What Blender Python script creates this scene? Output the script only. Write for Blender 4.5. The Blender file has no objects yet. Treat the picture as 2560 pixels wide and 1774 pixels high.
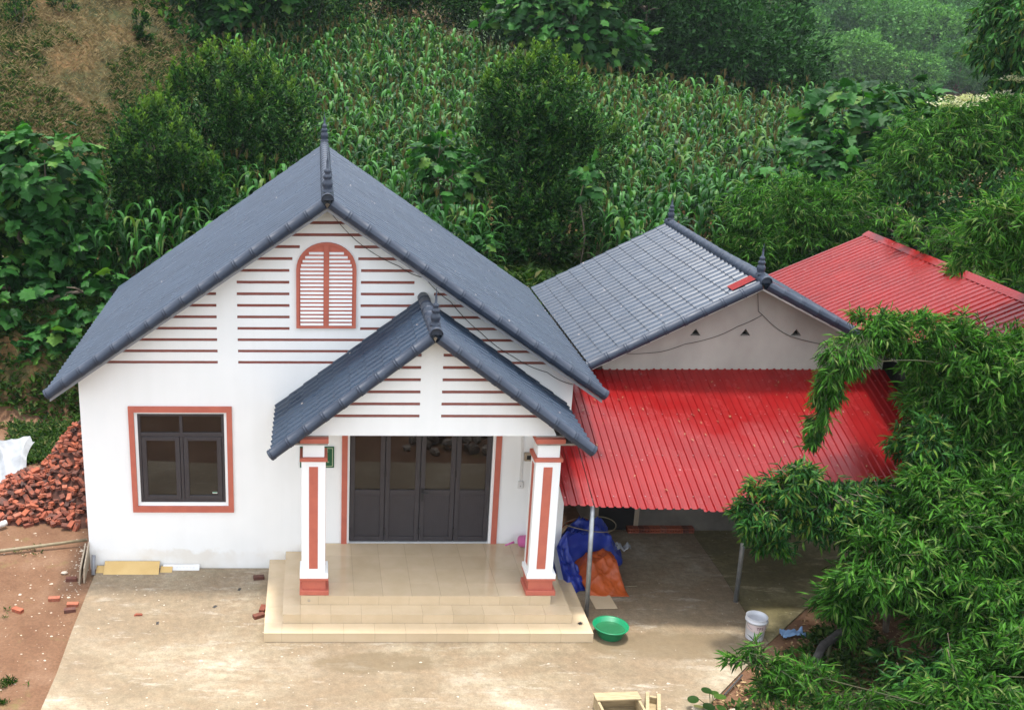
import bpy, math, random
import numpy as np
from math import sin, cos, pi, radians, sqrt

S = bpy.context.scene
COL = S.collection
R = random.Random(7)
NR = np.random.default_rng(7)

# ------------------------------------------------------------------ camera, sky, sun, exposure
cam_d = bpy.data.cameras.new('camera')
cam = bpy.data.objects.new('camera', cam_d)
COL.objects.link(cam)
cam.location = (3.702, -16.018, 8.814)
cam.rotation_mode = 'XYZ'
from mathutils import Matrix, Vector
_P, _Y, _R = radians(17.758), radians(0.334), radians(0.24)
_fw = Vector((sin(_Y) * cos(_P), cos(_Y) * cos(_P), -sin(_P)))
_rt = Vector((cos(_Y), -sin(_Y), 0))
_up = _rt.cross(_fw)
_r2 = _rt * cos(_R) + _up * sin(_R)
_u2 = -_rt * sin(_R) + _up * cos(_R)
cam.rotation_euler = Matrix((_r2, _u2, -_fw)).transposed().to_euler()
cam_d.sensor_fit = 'HORIZONTAL'
cam_d.sensor_width = 36.0
cam_d.lens = 2716.5 / 2560 * 36.0
cam_d.shift_x = (1280 - 804.3) / 2560
cam_d.shift_y = 0.0
cam_d.clip_start = 0.1
cam_d.clip_end = 3000
S.camera = cam

SUN_EL, SUN_AZ = radians(86.5), radians(8.0)     # azimuth measured from +Y (behind the house) towards +X
W = bpy.data.worlds.new("World")
S.world = W
W.use_nodes = True
wn = W.node_tree
wn.nodes.clear()
sky = wn.nodes.new('ShaderNodeTexSky')
sky.sky_type = 'NISHITA'
sky.sun_disc = False
sky.sun_elevation = SUN_EL
sky.sun_rotation = SUN_AZ
sky.altitude = 600
sky.air_density = 1.0
sky.dust_density = 3.0
sky.ozone_density = 1.0
bg = wn.nodes.new('ShaderNodeBackground')
bg.inputs[1].default_value = 0.15
wo = wn.nodes.new('ShaderNodeOutputWorld')
veil = wn.nodes.new('ShaderNodeHueSaturation')       # thin white cloud veil over the whole sky
veil.inputs['Saturation'].default_value = 0.30
wn.links.new(sky.outputs[0], veil.inputs['Color'])
wn.links.new(veil.outputs[0], bg.inputs[0])
wn.links.new(bg.outputs[0], wo.inputs[0])

sun_d = bpy.data.lights.new('sun', 'SUN')
sun_d.energy = 1.15
sun_d.angle = radians(5.0)
sun_d.color = (1.0, 0.95, 0.87)
sun = bpy.data.objects.new('sun', sun_d)
COL.objects.link(sun)
_sd = Vector((sin(SUN_AZ) * cos(SUN_EL), cos(SUN_AZ) * cos(SUN_EL), sin(SUN_EL)))
sun.rotation_euler = _sd.to_track_quat('Z', 'Y').to_euler()
sun.location = (0, 0, 60)

S.view_settings.view_transform = 'Standard'
S.view_settings.look = 'None'
S.view_settings.gamma = 1.0
S.view_settings.exposure = 1.95
S.view_settings.use_curve_mapping = False
S.render.engine = 'CYCLES'
S.cycles.max_bounces = 6
S.cycles.diffuse_bounces = 3
S.cycles.glossy_bounces = 3
S.cycles.transmission_bounces = 3
S.cycles.transparent_max_bounces = 6

# ------------------------------------------------------------------ materials
def new_mat(name):
    m = bpy.data.materials.new(name)
    m.use_nodes = True
    nt = m.node_tree
    b = nt.nodes['Principled BSDF']
    return m, nt, b

def noise(nt, scale, detail=5, rough=0.55, vec=None, kind=None):
    n = nt.nodes.new('ShaderNodeTexNoise')
    n.inputs['Scale'].default_value = scale
    n.inputs['Detail'].default_value = detail
    n.inputs['Roughness'].default_value = rough
    if vec is not None:
        nt.links.new(vec, n.inputs['Vector'])
    return n.outputs['Fac']

def ramp(nt, fac, stops):
    r = nt.nodes.new('ShaderNodeValToRGB')
    e = r.color_ramp.elements
    while len(e) < len(stops):
        e.new(0.5)
    for el, (p, c) in zip(e, stops):
        el.position = p
        el.color = (c[0], c[1], c[2], 1) if isinstance(c, (tuple, list)) else (c, c, c, 1)
    nt.links.new(fac, r.inputs[0])
    return r.outputs[0]

def mix(nt, fac, a, b, mode='MIX'):
    n = nt.nodes.new('ShaderNodeMix')
    n.data_type = 'RGBA'
    n.blend_type = mode
    for s, v in ((n.inputs[0], fac), (n.inputs[6], a), (n.inputs[7], b)):
        if hasattr(v, 'is_linked'):
            nt.links.new(v, s)
        elif isinstance(v, (tuple, list)):
            s.default_value = (v[0], v[1], v[2], 1)
        else:
            s.default_value = v
    return n.outputs[2]

def position(nt, scale=(1, 1, 1)):
    g = nt.nodes.new('ShaderNodeNewGeometry')
    mp = nt.nodes.new('ShaderNodeMapping')
    mp.inputs['Scale'].default_value = scale
    nt.links.new(g.outputs['Position'], mp.inputs['Vector'])
    return mp.outputs[0]

def objcoord(nt, scale=(1, 1, 1)):
    g = nt.nodes.new('ShaderNodeTexCoord')
    mp = nt.nodes.new('ShaderNodeMapping')
    mp.inputs['Scale'].default_value = scale
    nt.links.new(g.outputs['Object'], mp.inputs['Vector'])
    return mp.outputs[0]

def add_bump(nt, b, fac, strength, dist=0.01):
    n = nt.nodes.new('ShaderNodeBump')
    n.inputs['Strength'].default_value = strength
    n.inputs['Distance'].default_value = dist
    nt.links.new(fac, n.inputs['Height'])
    nt.links.new(n.outputs[0], b.inputs['Normal'])

def mat(name, c1, c2=None, scale=6.0, rough=0.6, rough2=None, bump=0.0, bscale=80.0, metal=0.0, spec=0.5, rnd=0.0, stretch=(1, 1, 1), lo=0.35, hi=0.65):
    """plain surface: two colours mixed by noise, optional per-object brightness spread"""
    m, nt, b = new_mat(name)
    v = position(nt, stretch)
    c2 = c2 or tuple(x * 0.85 for x in c1)
    f = noise(nt, scale, vec=v)
    c = ramp(nt, f, [(lo, c1), (hi, c2)])
    if rnd:
        oi = nt.nodes.new('ShaderNodeObjectInfo')
        br = ramp(nt, oi.outputs['Random'], [(0, 1 - rnd), (1, 1 + rnd)])
        c = mix(nt, 1.0, c, br, 'MULTIPLY')
    nt.links.new(c, b.inputs['Base Color'])
    b.inputs['Roughness'].default_value = rough
    if rough2 is not None:
        rr = ramp(nt, noise(nt, scale * 2.3, vec=v), [(lo, rough), (hi, rough2)])
        nt.links.new(rr, b.inputs['Roughness'])
    b.inputs['Metallic'].default_value = metal
    b.inputs['Specular IOR Level'].default_value = spec
    if bump:
        add_bump(nt, b, noise(nt, bscale, vec=position(nt)), bump)
    return m

def leaf_mat(name, dark, mid, light, rough=0.5, trans=0.25, tip=None, spec=0.12):
    """leaf: colour varies leaf by leaf (face attribute or object random)"""
    m, nt, b = new_mat(name)
    a = nt.nodes.new('ShaderNodeAttribute')
    a.attribute_name = 'tint'
    oi = nt.nodes.new('ShaderNodeObjectInfo')
    s = nt.nodes.new('ShaderNodeMath'); s.operation = 'ADD'
    nt.links.new(a.outputs['Fac'], s.inputs[0])
    nt.links.new(oi.outputs['Random'], s.inputs[1])
    fr = nt.nodes.new('ShaderNodeMath'); fr.operation = 'FRACT'
    nt.links.new(s.outputs[0], fr.inputs[0])
    stops = [(0.0, dark), (0.45, mid), (0.86, light)]
    if tip:
        stops.append((0.97, tip))
    c = ramp(nt, fr.outputs[0], stops)
    a2 = nt.nodes.new('ShaderNodeAttribute')
    a2.attribute_name = 'young'
    c = mix(nt, a2.outputs['Fac'], c, (0.16, 0.27, 0.025))
    nt.links.new(c, b.inputs['Base Color'])
    b.inputs['Roughness'].default_value = rough
    b.inputs['Specular IOR Level'].default_value = spec
    if trans:
        t = nt.nodes.new('ShaderNodeBsdfTranslucent')
        nt.links.new(mix(nt, 1.0, c, (1.2, 1.5, 0.5), 'MULTIPLY'), t.inputs[0])
        ms = nt.nodes.new('ShaderNodeMixShader')
        ms.inputs[0].default_value = trans
        nt.links.new(b.outputs[0], ms.inputs[1])
        nt.links.new(t.outputs[0], ms.inputs[2])
        nt.links.new(ms.outputs[0], nt.nodes['Material Output'].inputs[0])
    return m

def wall_mat():
    m, nt, b = new_mat('white_paint')
    v = position(nt)
    base = ramp(nt, noise(nt, 1.3, 6, vec=v), [(0.3, (0.86, 0.875, 0.865)), (0.7, (0.815, 0.835, 0.825))])
    st = noise(nt, 1.0, 6, 0.7, vec=position(nt, (7, 7, 0.35)))
    base = mix(nt, 1.0, base, ramp(nt, st, [(0.35, (0.978, 0.978, 0.974)), (0.6, (1, 1, 1))]), 'MULTIPLY')
    # splash dirt with its own ragged outline along the foot of the wall
    sp = nt.nodes.new('ShaderNodeSeparateXYZ')
    nt.links.new(v, sp.inputs[0])
    n = noise(nt, 2.2, 7, 0.7, vec=v)
    k = nt.nodes.new('ShaderNodeMath'); k.operation = 'MULTIPLY_ADD'
    nt.links.new(n, k.inputs[0]); k.inputs[1].default_value = -0.55
    nt.links.new(sp.outputs['Z'], k.inputs[2])
    f = ramp(nt, k.outputs[0], [(0.0, 0.35), (0.001, 0.0)] if False else [(0.0, 0.45), (0.06, 0.0)])
    pat = ramp(nt, noise(nt, 0.9, 5, 0.6, vec=v), [(0.45, 0.15), (0.62, 1.0)])
    f = mix(nt, 1.0, f, pat, 'MULTIPLY')
    c = mix(nt, f, base, (0.60, 0.53, 0.41))
    nt.links.new(c, b.inputs['Base Color'])
    b.inputs['Roughness'].default_value = 0.75
    add_bump(nt, b, noise(nt, 55, 4, vec=v), 0.12, 0.004)
    return m

def slab_mat(name, cols, wet=0.0):
    m, nt, b = new_mat(name)
    v = position(nt, (0.75, 1.25, 1))
    v1 = position(nt)
    big = noise(nt, 0.75, 8, 0.62, vec=v)
    c = ramp(nt, big, [(0.30, cols[0]), (0.44, cols[1]), (0.55, cols[2]), (0.66, cols[3])])
    zone = noise(nt, 0.33, 4, 0.55, vec=v1)
    c = mix(nt, ramp(nt, zone, [(0.44, 0.0), (0.60, 0.75)]), c, cols[6])
    med = noise(nt, 3.1, 8, 0.7, vec=v)
    c = mix(nt, ramp(nt, med, [(0.42, 0.0), (0.62, 0.75)]), c, cols[4])
    st = noise(nt, 1.7, 7, 0.75, vec=position(nt, (0.6, 2.2, 1)))
    c = mix(nt, ramp(nt, st, [(0.56, 0.0), (0.68, 0.65)]), c, cols[5])
    c = mix(nt, 1.0, c, ramp(nt, noise(nt, 9, 10, 0.8, vec=v1), [(0.36, 0.74), (0.64, 1.18)]), 'MULTIPLY')
    fine = ramp(nt, noise(nt, 38, 8, 0.8, vec=v1), [(0.25, 0.66), (0.75, 1.26)])
    c = mix(nt, 1.0, c, fine, 'MULTIPLY')
    # damp stain with a ragged outline before the steps and another by the awning
    for (sx_, sy_, rx_, ry_) in (((4.55, -2.72, 0.95, 0.30), (8.9, -2.3, 1.6, 0.4)) if not wet else ()):
        mp = nt.nodes.new('ShaderNodeMapping')
        mp.inputs['Location'].default_value = (-sx_ / rx_, -sy_ / ry_, 0)
        mp.inputs['Scale'].default_value = (1 / rx_, 1 / ry_, 0)
        nt.links.new(v1, mp.inputs['Vector'])
        ln = nt.nodes.new('ShaderNodeVectorMath'); ln.operation = 'LENGTH'
        nt.links.new(mp.outputs[0], ln.inputs[0])
        sm = nt.nodes.new('ShaderNodeMath'); sm.operation = 'MULTIPLY_ADD'
        nt.links.new(noise(nt, 2.6, 7, 0.7, vec=v1), sm.inputs[0]); sm.inputs[1].default_value = -1.5
        nt.links.new(ln.outputs['Value'], sm.inputs[2])
        c = mix(nt, ramp(nt, sm.outputs[0], [(0.0, 0.6), (0.22, 0.0)]), c, (0.145, 0.105, 0.055))
    # pale chips and spots
    vo = nt.nodes.new('ShaderNodeTexVoronoi')
    vo.inputs['Scale'].default_value = 5.5
    nt.links.new(v1, vo.inputs['Vector'])
    c = mix(nt, ramp(nt, vo.outputs['Distance'], [(0.03, 0.7), (0.075, 0.0)]), c, (0.62, 0.56, 0.45))
    nt.links.new(c, b.inputs['Base Color'])
    rr = ramp(nt, big, [(0.32, 0.38 if wet else 0.6), (0.6, 0.85)])
    nt.links.new(rr, b.inputs['Roughness'])
    add_bump(nt, b, noise(nt, 60, 6, vec=v1), 0.25, 0.006)
    return m

def ground_mat():
    m, nt, b = new_mat('earth')
    v = position(nt)
    sp = nt.nodes.new('ShaderNodeSeparateXYZ')
    nt.links.new(v, sp.inputs[0])
    soil = ramp(nt, noise(nt, 1.1, 8, 0.65, vec=v), [(0.3, (0.125, 0.062, 0.034)), (0.5, (0.17, 0.092, 0.052)), (0.7, (0.22, 0.132, 0.082))])
    soil = mix(nt, 1.0, soil, ramp(nt, noise(nt, 22, 8, 0.8, vec=v), [(0.3, 0.7), (0.7, 1.25)]), 'MULTIPLY')
    vo = nt.nodes.new('ShaderNodeTexVoronoi')
    vo.inputs['Scale'].default_value = 7.0
    nt.links.new(v, vo.inputs['Vector'])
    soil = mix(nt, ramp(nt, vo.outputs['Distance'], [(0.04, 0.8), (0.09, 0.0)]), soil, (0.40, 0.29, 0.19))
    moss = ramp(nt, noise(nt, 1.6, 8, 0.7, vec=v), [(0.58, 0.0), (0.72, 0.55)])
    soil = mix(nt, moss, soil, (0.15, 0.15, 0.045))
    # higher ground: reddish soil under dry and green growth
    hs = ramp(nt, noise(nt, 0.55, 8, 0.7, vec=v), [(0.36, (0.040, 0.048, 0.016)), (0.47, (0.085, 0.076, 0.030)), (0.57, (0.16, 0.090, 0.036)), (0.68, (0.12, 0.105, 0.044))])
    hs = mix(nt, 1.0, hs, ramp(nt, noise(nt, 6, 10, 0.85, vec=v), [(0.36, 0.35), (0.64, 1.45)]), 'MULTIPLY')
    hs = mix(nt, 1.0, hs, ramp(nt, noise(nt, 42, 8, 0.85, vec=v), [(0.3, 0.45), (0.7, 1.5)]), 'MULTIPLY')
    hf = nt.nodes.new('ShaderNodeMapRange')
    hf.inputs['From Min'].default_value = 0.1  # low start: the cut bank's shade is put in as this darker tone
    hf.inputs['From Max'].default_value = 0.7
    nt.links.new(sp.outputs['Z'], hf.inputs['Value'])
    # the far hillside lies under closed wood
    ff = nt.nodes.new('ShaderNodeMapRange')
    ff.inputs['From Min'].default_value = 75
    ff.inputs['From Max'].default_value = 105
    nt.links.new(sp.outputs['Y'], ff.inputs['Value'])
    wood = ramp(nt, noise(nt, 0.35, 8, 0.8, vec=v), [(0.35, (0.012, 0.03, 0.008)), (0.65, (0.045, 0.085, 0.02))])
    hs = mix(nt, ff.outputs[0], hs, wood)
    c = mix(nt, hf.outputs[0], soil, hs)
    nt.links.new(c, b.inputs['Base Color'])
    b.inputs['Roughness'].default_value = 0.9
    b.inputs['Specular IOR Level'].default_value = 0.2
    add_bump(nt, b, noise(nt, 14, 10, 0.75, vec=v), 0.6, 0.03)
    return m

def brick_mat():
    m, nt, b = new_mat('fired_clay')
    oi = nt.nodes.new('ShaderNodeObjectInfo')
    c = ramp(nt, oi.outputs['Random'], [(0.0, (0.060, 0.032, 0.026)), (0.14, (0.12, 0.045, 0.030)), (0.34, (0.23, 0.060, 0.032)), (0.72, (0.35, 0.092, 0.042)), (1.0, (0.30, 0.105, 0.062))])
    f = noise(nt, 18, 6, 0.7, vec=position(nt))
    c = mix(nt, 1.0, c, ramp(nt, f, [(0.3, 0.65), (0.7, 1.25)]), 'MULTIPLY')
    nt.links.new(c, b.inputs['Base Color'])
    b.inputs['Roughness'].default_value = 0.9
    add_bump(nt, b, noise(nt, 90, 4, vec=position(nt)), 0.3, 0.004)
    return m

def roof_paint(name, c1, c2, rough, spec=0.5, scratch=0.0, sscale=4.0):
    m, nt, b = new_mat(name)
    v = position(nt)
    c = ramp(nt, noise(nt, 1.4, 7, 0.65, vec=v), [(0.3, c1), (0.7, c2)])
    dust = ramp(nt, noise(nt, 9, 9, 0.8, vec=v), [(0.55, 0.0), (0.8, 0.35)])
    c = mix(nt, dust, c, tuple(min(1, x * 1.5 + 0.05) for x in c2))
    if scratch:
        vo = nt.nodes.new('ShaderNodeTexVoronoi')
        vo.inputs['Scale'].default_value = sscale
        nt.links.new(v, vo.inputs['Vector'])
        c = mix(nt, ramp(nt, vo.outputs['Distance'], [(0.03, scratch), (0.06, 0.0)]), c, (0.6, 0.5, 0.45))
    nt.links.new(c, b.inputs['Base Color'])
    nt.links.new(ramp(nt, noise(nt, 3.0, 7, vec=v), [(0.3, rough), (0.7, rough + 0.14)]), b.inputs['Roughness'])
    b.inputs['Specular IOR Level'].default_value = spec
    return m

def cloth_mat(name, c, rough=0.5):
    return mat(name, c, tuple(x * 0.75 for x in c), scale=3.5, rough=rough, bump=0.25, bscale=14)

MT = dict(
    white=wall_mat(),
    terra=mat('terracotta_paint', (0.50, 0.135, 0.085), (0.44, 0.115, 0.075), 5, 0.7, bump=0.08, bscale=50),
    terra_d=mat('terracotta_groove_paint', (0.26, 0.075, 0.055), (0.22, 0.065, 0.048), 9, 0.8),
    roof=roof_paint('slate_blue_roof_paint', (0.012, 0.024, 0.044), (0.021, 0.038, 0.065), 0.24, 0.65, 0.5, 3.2),
    trim=roof_paint('slate_blue_trim_paint', (0.020, 0.029, 0.048), (0.027, 0.038, 0.060), 0.42, 0.4),
    red=roof_paint('red_roof_paint', (0.21, 0.0055, 0.006), (0.165, 0.005, 0.0055), 0.17, 0.3, 0.5),
    red_old=roof_paint('weathered_red_roof_paint', (0.20, 0.007, 0.006), (0.14, 0.006, 0.006), 0.2, 0.22, 0.4),
    under=mat('roof_underside', (0.30, 0.30, 0.30), None, 4, 0.6),
    alum=mat('dark_aluminium', (0.040, 0.036, 0.040), (0.034, 0.030, 0.034), 8, 0.45),
    black=mat('black_plastic', (0.012, 0.012, 0.013), None, 8, 0.45),
    tile=mat('cream_floor_tile', (0.60, 0.475, 0.315), (0.55, 0.43, 0.275), 3, 0.07, 0.14, rnd=0.05),
    grout=mat('grout', (0.27, 0.20, 0.125), (0.22, 0.16, 0.10), 20, 0.9),
    plaster=mat('bare_plaster', (0.41, 0.375, 0.33), (0.325, 0.295, 0.26), 1.6, 0.9, bump=0.15, bscale=40, stretch=(1, 1, 0.6)),
    shadecement=mat('shade_dark_cement', (0.17, 0.155, 0.13), (0.11, 0.10, 0.085), 2.5, 0.9, bump=0.2, bscale=30),  # dark tone paints the shade on the wall under the awning
    raw=mat('raw_concrete', (0.34, 0.31, 0.27), (0.24, 0.21, 0.18), 8, 0.9, bump=0.4, bscale=30),
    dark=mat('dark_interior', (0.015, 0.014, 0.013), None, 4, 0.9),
    steel=mat('galvanised_steel', (0.34, 0.36, 0.37), (0.24, 0.25, 0.26), 9, 0.42, metal=0.6),
    slab=slab_mat('stained_concrete', [(0.145, 0.108, 0.060), (0.26, 0.208, 0.130), (0.345, 0.29, 0.20), (0.425, 0.37, 0.28), (0.235, 0.168, 0.10), (0.47, 0.425, 0.345), (0.195, 0.140, 0.084)], 0.0),
    slab2=slab_mat('mossy_concrete', [(0.12, 0.10, 0.045), (0.20, 0.17, 0.075), (0.34, 0.29, 0.15), (0.46, 0.41, 0.24), (0.14, 0.12, 0.05), (0.50, 0.44, 0.28), (0.12, 0.10, 0.05)], 0.3),
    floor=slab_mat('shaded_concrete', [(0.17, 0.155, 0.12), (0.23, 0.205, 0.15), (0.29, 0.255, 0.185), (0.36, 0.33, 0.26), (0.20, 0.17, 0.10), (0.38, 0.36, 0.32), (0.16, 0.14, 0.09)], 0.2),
    earth=ground_mat(),
    brick=brick_mat(),
    wood=mat('weathered_wood', (0.42, 0.33, 0.19), (0.29, 0.22, 0.12), 6, 0.8, bump=0.3, bscale=30, stretch=(1, 6, 6)),
    ply=mat('yellow_board', (0.60, 0.42, 0.17), (0.54, 0.36, 0.13), 3, 0.6),
    oldply=mat('grey_board', (0.40, 0.33, 0.24), (0.30, 0.24, 0.17), 7, 0.8, stretch=(4, 4, 1)),
    pole=mat('dry_bamboo', (0.24, 0.20, 0.12), (0.17, 0.135, 0.075), 12, 0.6),
    bark=mat('bark', (0.16, 0.125, 0.09), (0.09, 0.07, 0.05), 9, 0.9, bump=0.5, bscale=25),
    logbark=mat('dark_bark', (0.07, 0.065, 0.06), (0.04, 0.036, 0.033), 12, 0.85, bump=0.5, bscale=30),
    culm=mat('green_culm', (0.035, 0.055, 0.015), (0.06, 0.055, 0.022), 5, 0.75),
    blue=cloth_mat('blue_tarp', (0.012, 0.035, 0.30), 0.4),
    orange=cloth_mat('orange_tarp', (0.52, 0.10, 0.02), 0.45),
    whitecloth=cloth_mat('white_tarp', (0.30, 0.315, 0.33), 0.5),
    basin=mat('green_plastic', (0.01, 0.24, 0.10), (0.01, 0.21, 0.09), 4, 0.3),
    water=mat('basin_water', (0.03, 0.16, 0.07), None, 4, 0.05),
    pail=mat('white_plastic', (0.66, 0.67, 0.70), (0.58, 0.59, 0.62), 6, 0.4),
    label=mat('printed_label', (0.62, 0.52, 0.50), (0.60, 0.48, 0.46), 12, 0.5),
    ink=mat('printed_ink', (0.10, 0.02, 0.03), None, 4, 0.6),
    pink=mat('pink_plastic', (0.60, 0.13, 0.35), None, 4, 0.4),
    sign=mat('green_sign', (0.008, 0.10, 0.04), None, 4, 0.35),
    signtext=mat('pale_lettering', (0.62, 0.66, 0.45), None, 4, 0.6),
    pvc=mat('pvc_trunking', (0.72, 0.72, 0.70), None, 4, 0.5),
    greypipe=mat('grey_pipe', (0.24, 0.25, 0.27), None, 4, 0.5),
    stone=mat('field_stone', (0.28, 0.24, 0.20), (0.17, 0.15, 0.13), 7, 0.9, bump=0.5, bscale=18, rnd=0.25),
    lump=mat('cement_lump', (0.52, 0.45, 0.36), (0.40, 0.34, 0.26), 9, 0.9, bump=0.4, bscale=30),
    wire=mat('black_cable', (0.02, 0.018, 0.016), None, 4, 0.6),
    bluerag=cloth_mat('pale_blue_plastic', (0.22, 0.36, 0.58), 0.4),
    straw=leaf_mat('dry_straw', (0.1104, 0.0828, 0.0387), (0.2208, 0.1619, 0.0739), (0.3680, 0.2760, 0.1408), 0.8, 0.1),
    litter=leaf_mat('leaf_litter', (0.10, 0.06, 0.03), (0.26, 0.16, 0.08), (0.42, 0.30, 0.16), 0.8, 0.0),
    bigleaf=leaf_mat('broad_leaf', (0.0052, 0.0280, 0.0060), (0.0148, 0.0690, 0.0128), (0.0443, 0.1571, 0.0262), 0.5, 0.28, (0.09, 0.18, 0.03)),
    smallleaf=leaf_mat('dense_small_leaf', (0.0028, 0.0142, 0.0029), (0.0086, 0.0388, 0.0076), (0.0324, 0.1108, 0.0194), 0.5, 0.25, (0.09, 0.17, 0.03)),
    bamboo=leaf_mat('bamboo_leaf', (0.0071, 0.0302, 0.0034), (0.0257, 0.0949, 0.0101), (0.0820, 0.2307, 0.0280), 0.45, 0.30, (0.15, 0.20, 0.06)),
    droopleaf=leaf_mat('drooping_leaf', (0.0052, 0.0254, 0.0050), (0.0163, 0.0712, 0.0132), (0.0529, 0.1728, 0.0304), 0.42, 0.25, (0.13, 0.16, 0.03)),
    darkleaf=leaf_mat('dark_evergreen_leaf', (0.0057, 0.0257, 0.0062), (0.0127, 0.0512, 0.0124), (0.0371, 0.1161, 0.0257), 0.55, 0.2),
    farleaf=leaf_mat('far_wood_leaf', (0.0242, 0.0906, 0.0200), (0.0504, 0.1546, 0.0331), (0.1046, 0.2539, 0.0513), 0.7, 0.2),
    cornleaf=leaf_mat('corn_leaf', (0.0045, 0.0277, 0.0049), (0.0191, 0.0808, 0.0149), (0.0667, 0.1934, 0.0435), 0.38, 0.24, (0.085, 0.14, 0.030), 0.14),
    tassel=leaf_mat('corn_tassel', (0.0825, 0.0638, 0.0270), (0.1275, 0.0938, 0.0375), (0.1725, 0.1200, 0.0525), 0.8, 0.2),
    weed=leaf_mat('weed_leaf', (0.0092, 0.0278, 0.0044), (0.0222, 0.0581, 0.0092), (0.0571, 0.1122, 0.0187), 0.55, 0.25, (0.13, 0.13, 0.05)),
    flower=leaf_mat('cream_blossom', (0.42, 0.40, 0.26), (0.55, 0.52, 0.36), (0.64, 0.62, 0.46), 0.7, 0.2),
)
# glass: dark room behind a smooth pane
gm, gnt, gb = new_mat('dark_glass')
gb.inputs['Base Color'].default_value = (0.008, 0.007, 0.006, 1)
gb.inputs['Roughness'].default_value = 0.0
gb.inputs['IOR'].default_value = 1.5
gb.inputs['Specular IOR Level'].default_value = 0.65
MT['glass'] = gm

# ------------------------------------------------------------------ object helpers
def mesh_from(name, v, f, m, smooth=False):
    me = bpy.data.meshes.new(name)
    me.from_pydata([tuple(p) for p in v], [], f)
    if m is not None:
        me.materials.append(m)
    if smooth:
        me.polygons.foreach_set('use_smooth', [True] * len(me.polygons))
    me.update()
    return me

def mesh_np(name, V, F, m, tint=None, young=None, smooth=False):
    """V (n,3) float, F (k,c) int with constant corner count c"""
    me = bpy.data.meshes.new(name)
    V = np.asarray(V, dtype=np.float32)
    F = np.asarray(F, dtype=np.int32)
    k, c = F.shape
    me.vertices.add(len(V))
    me.vertices.foreach_set('co', V.ravel())
    me.loops.add(k * c)
    me.loops.foreach_set('vertex_index', F.ravel())
    me.polygons.add(k)
    me.polygons.foreach_set('loop_start', np.arange(0, k * c, c, dtype=np.int32))
    me.polygons.foreach_set('loop_total', np.full(k, c, dtype=np.int32))
    me.materials.append(m)
    me.polygons.foreach_set('use_smooth', np.full(k, bool(smooth), dtype=bool))
    for nm, arr in (('tint', tint), ('young', young)):
        if arr is not None:
            a = me.attributes.new(nm, 'FLOAT', 'FACE')
            a.data.foreach_set('value', np.asarray(arr, dtype=np.float32))
    me.update(calc_edges=True)
    me.validate()
    return me

def link(name, me, parent=None, loc=(0, 0, 0), rot=None, scale=None):
    o = bpy.data.objects.new(name, me)
    COL.objects.link(o)
    o.location = loc
    if rot is not None:
        o.rotation_euler = rot
    if scale is not None:
        o.scale = scale if hasattr(scale, '__len__') else (scale,) * 3
    if parent is not None:
        o.parent = parent
    return o

def tag(o, label, cat, group=None):
    o['label'] = label
    o['category'] = cat
    if group:
        o['group'] = group
    return o

def thing(name, label, cat, loc=(0, 0, 0), group=None):
    o = bpy.data.objects.new(name, None)
    COL.objects.link(o)
    o.location = loc
    o.empty_display_size = 0.3
    return tag(o, label, cat, group)

class MB:
    """collects simple shapes into one mesh"""
    def __init__(self):
        self.v, self.f = [], []
    def add(self, v, f):
        n = len(self.v)
        self.v += [tuple(p) for p in v]
        self.f += [tuple(i + n for i in q) for q in f]
        return self
    def box(self, x0, x1, y0, y1, z0, z1):
        return self.add([(x0, y0, z0), (x1, y0, z0), (x1, y1, z0), (x0, y1, z0), (x0, y0, z1), (x1, y0, z1), (x1, y1, z1), (x0, y1, z1)],
                        [(3, 2, 1, 0), (4, 5, 6, 7), (0, 1, 5, 4), (1, 2, 6, 5), (2, 3, 7, 6), (3, 0, 4, 7)])
    def tube(self, pts, r, n=8, caps=True):
        pts = [Vector(p) for p in pts]
        rs = r if hasattr(r, '__len__') else [r] * len(pts)
        V = []
        for i, p in enumerate(pts):
            t = (pts[min(i + 1, len(pts) - 1)] - pts[max(i - 1, 0)]).normalized()
            a = t.cross(Vector((0, 0, 1)))
            if a.length < 0.05:
                a = t.cross(Vector((0, 1, 0)))
            a.normalize()
            b = t.cross(a)
            for k in range(n):
                th = 2 * pi * k / n
                V.append(p + (a * cos(th) + b * sin(th)) * rs[i])
        F = []
        for i in range(len(pts) - 1):
            for k in range(n):
                F.append((i * n + k, i * n + (k + 1) % n, (i + 1) * n + (k + 1) % n, (i + 1) * n + k))
        if caps:
            F.append(tuple(range(n - 1, -1, -1)))
            F.append(tuple((len(pts) - 1) * n + k for k in range(n)))
        return self.add(V, F)
    def lathe(self, prof, n=16, c=(0, 0, 0)):
        V = []
        for r, z in prof:
            for k in range(n):
                a = 2 * pi * k / n
                V.append((c[0] + r * cos(a), c[1] + r * sin(a), c[2] + z))
        F = []
        for i in range(len(prof) - 1):
            for k in range(n):
                F.append((i * n + k, i * n + (k + 1) % n, (i + 1) * n + (k + 1) % n, (i + 1) * n + k))
        return self.add(V, F)
    def prism(self, poly, y0, y1):
        """poly [(x,z)...] extruded along y"""
        n = len(poly)
        V = [(x, y0, z) for x, z in poly] + [(x, y1, z) for x, z in poly]
        F = [tuple(range(n)), tuple(range(2 * n - 1, n - 1, -1))]
        for i in range(n):
            j = (i + 1) % n
            F.append((j, i, i + n, j + n))
        return self.add(V, F)
    def build(self, name, m, parent=None, loc=(0, 0, 0), smooth=False, rot=None):
        return link(name, mesh_from(name, self.v, self.f, m, smooth), parent, loc, rot)

def bevel(o, w=0.006, seg=1):
    b = o.modifiers.new('bevel', 'BEVEL')
    b.width = w
    b.segments = seg
    b.limit_method = 'ANGLE'
    return o

# ------------------------------------------------------------------ terrain
def ss(a, b, t):
    t = np.clip((t - a) / (b - a), 0, 1)
    return t * t * (3 - 2 * t)

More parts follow.
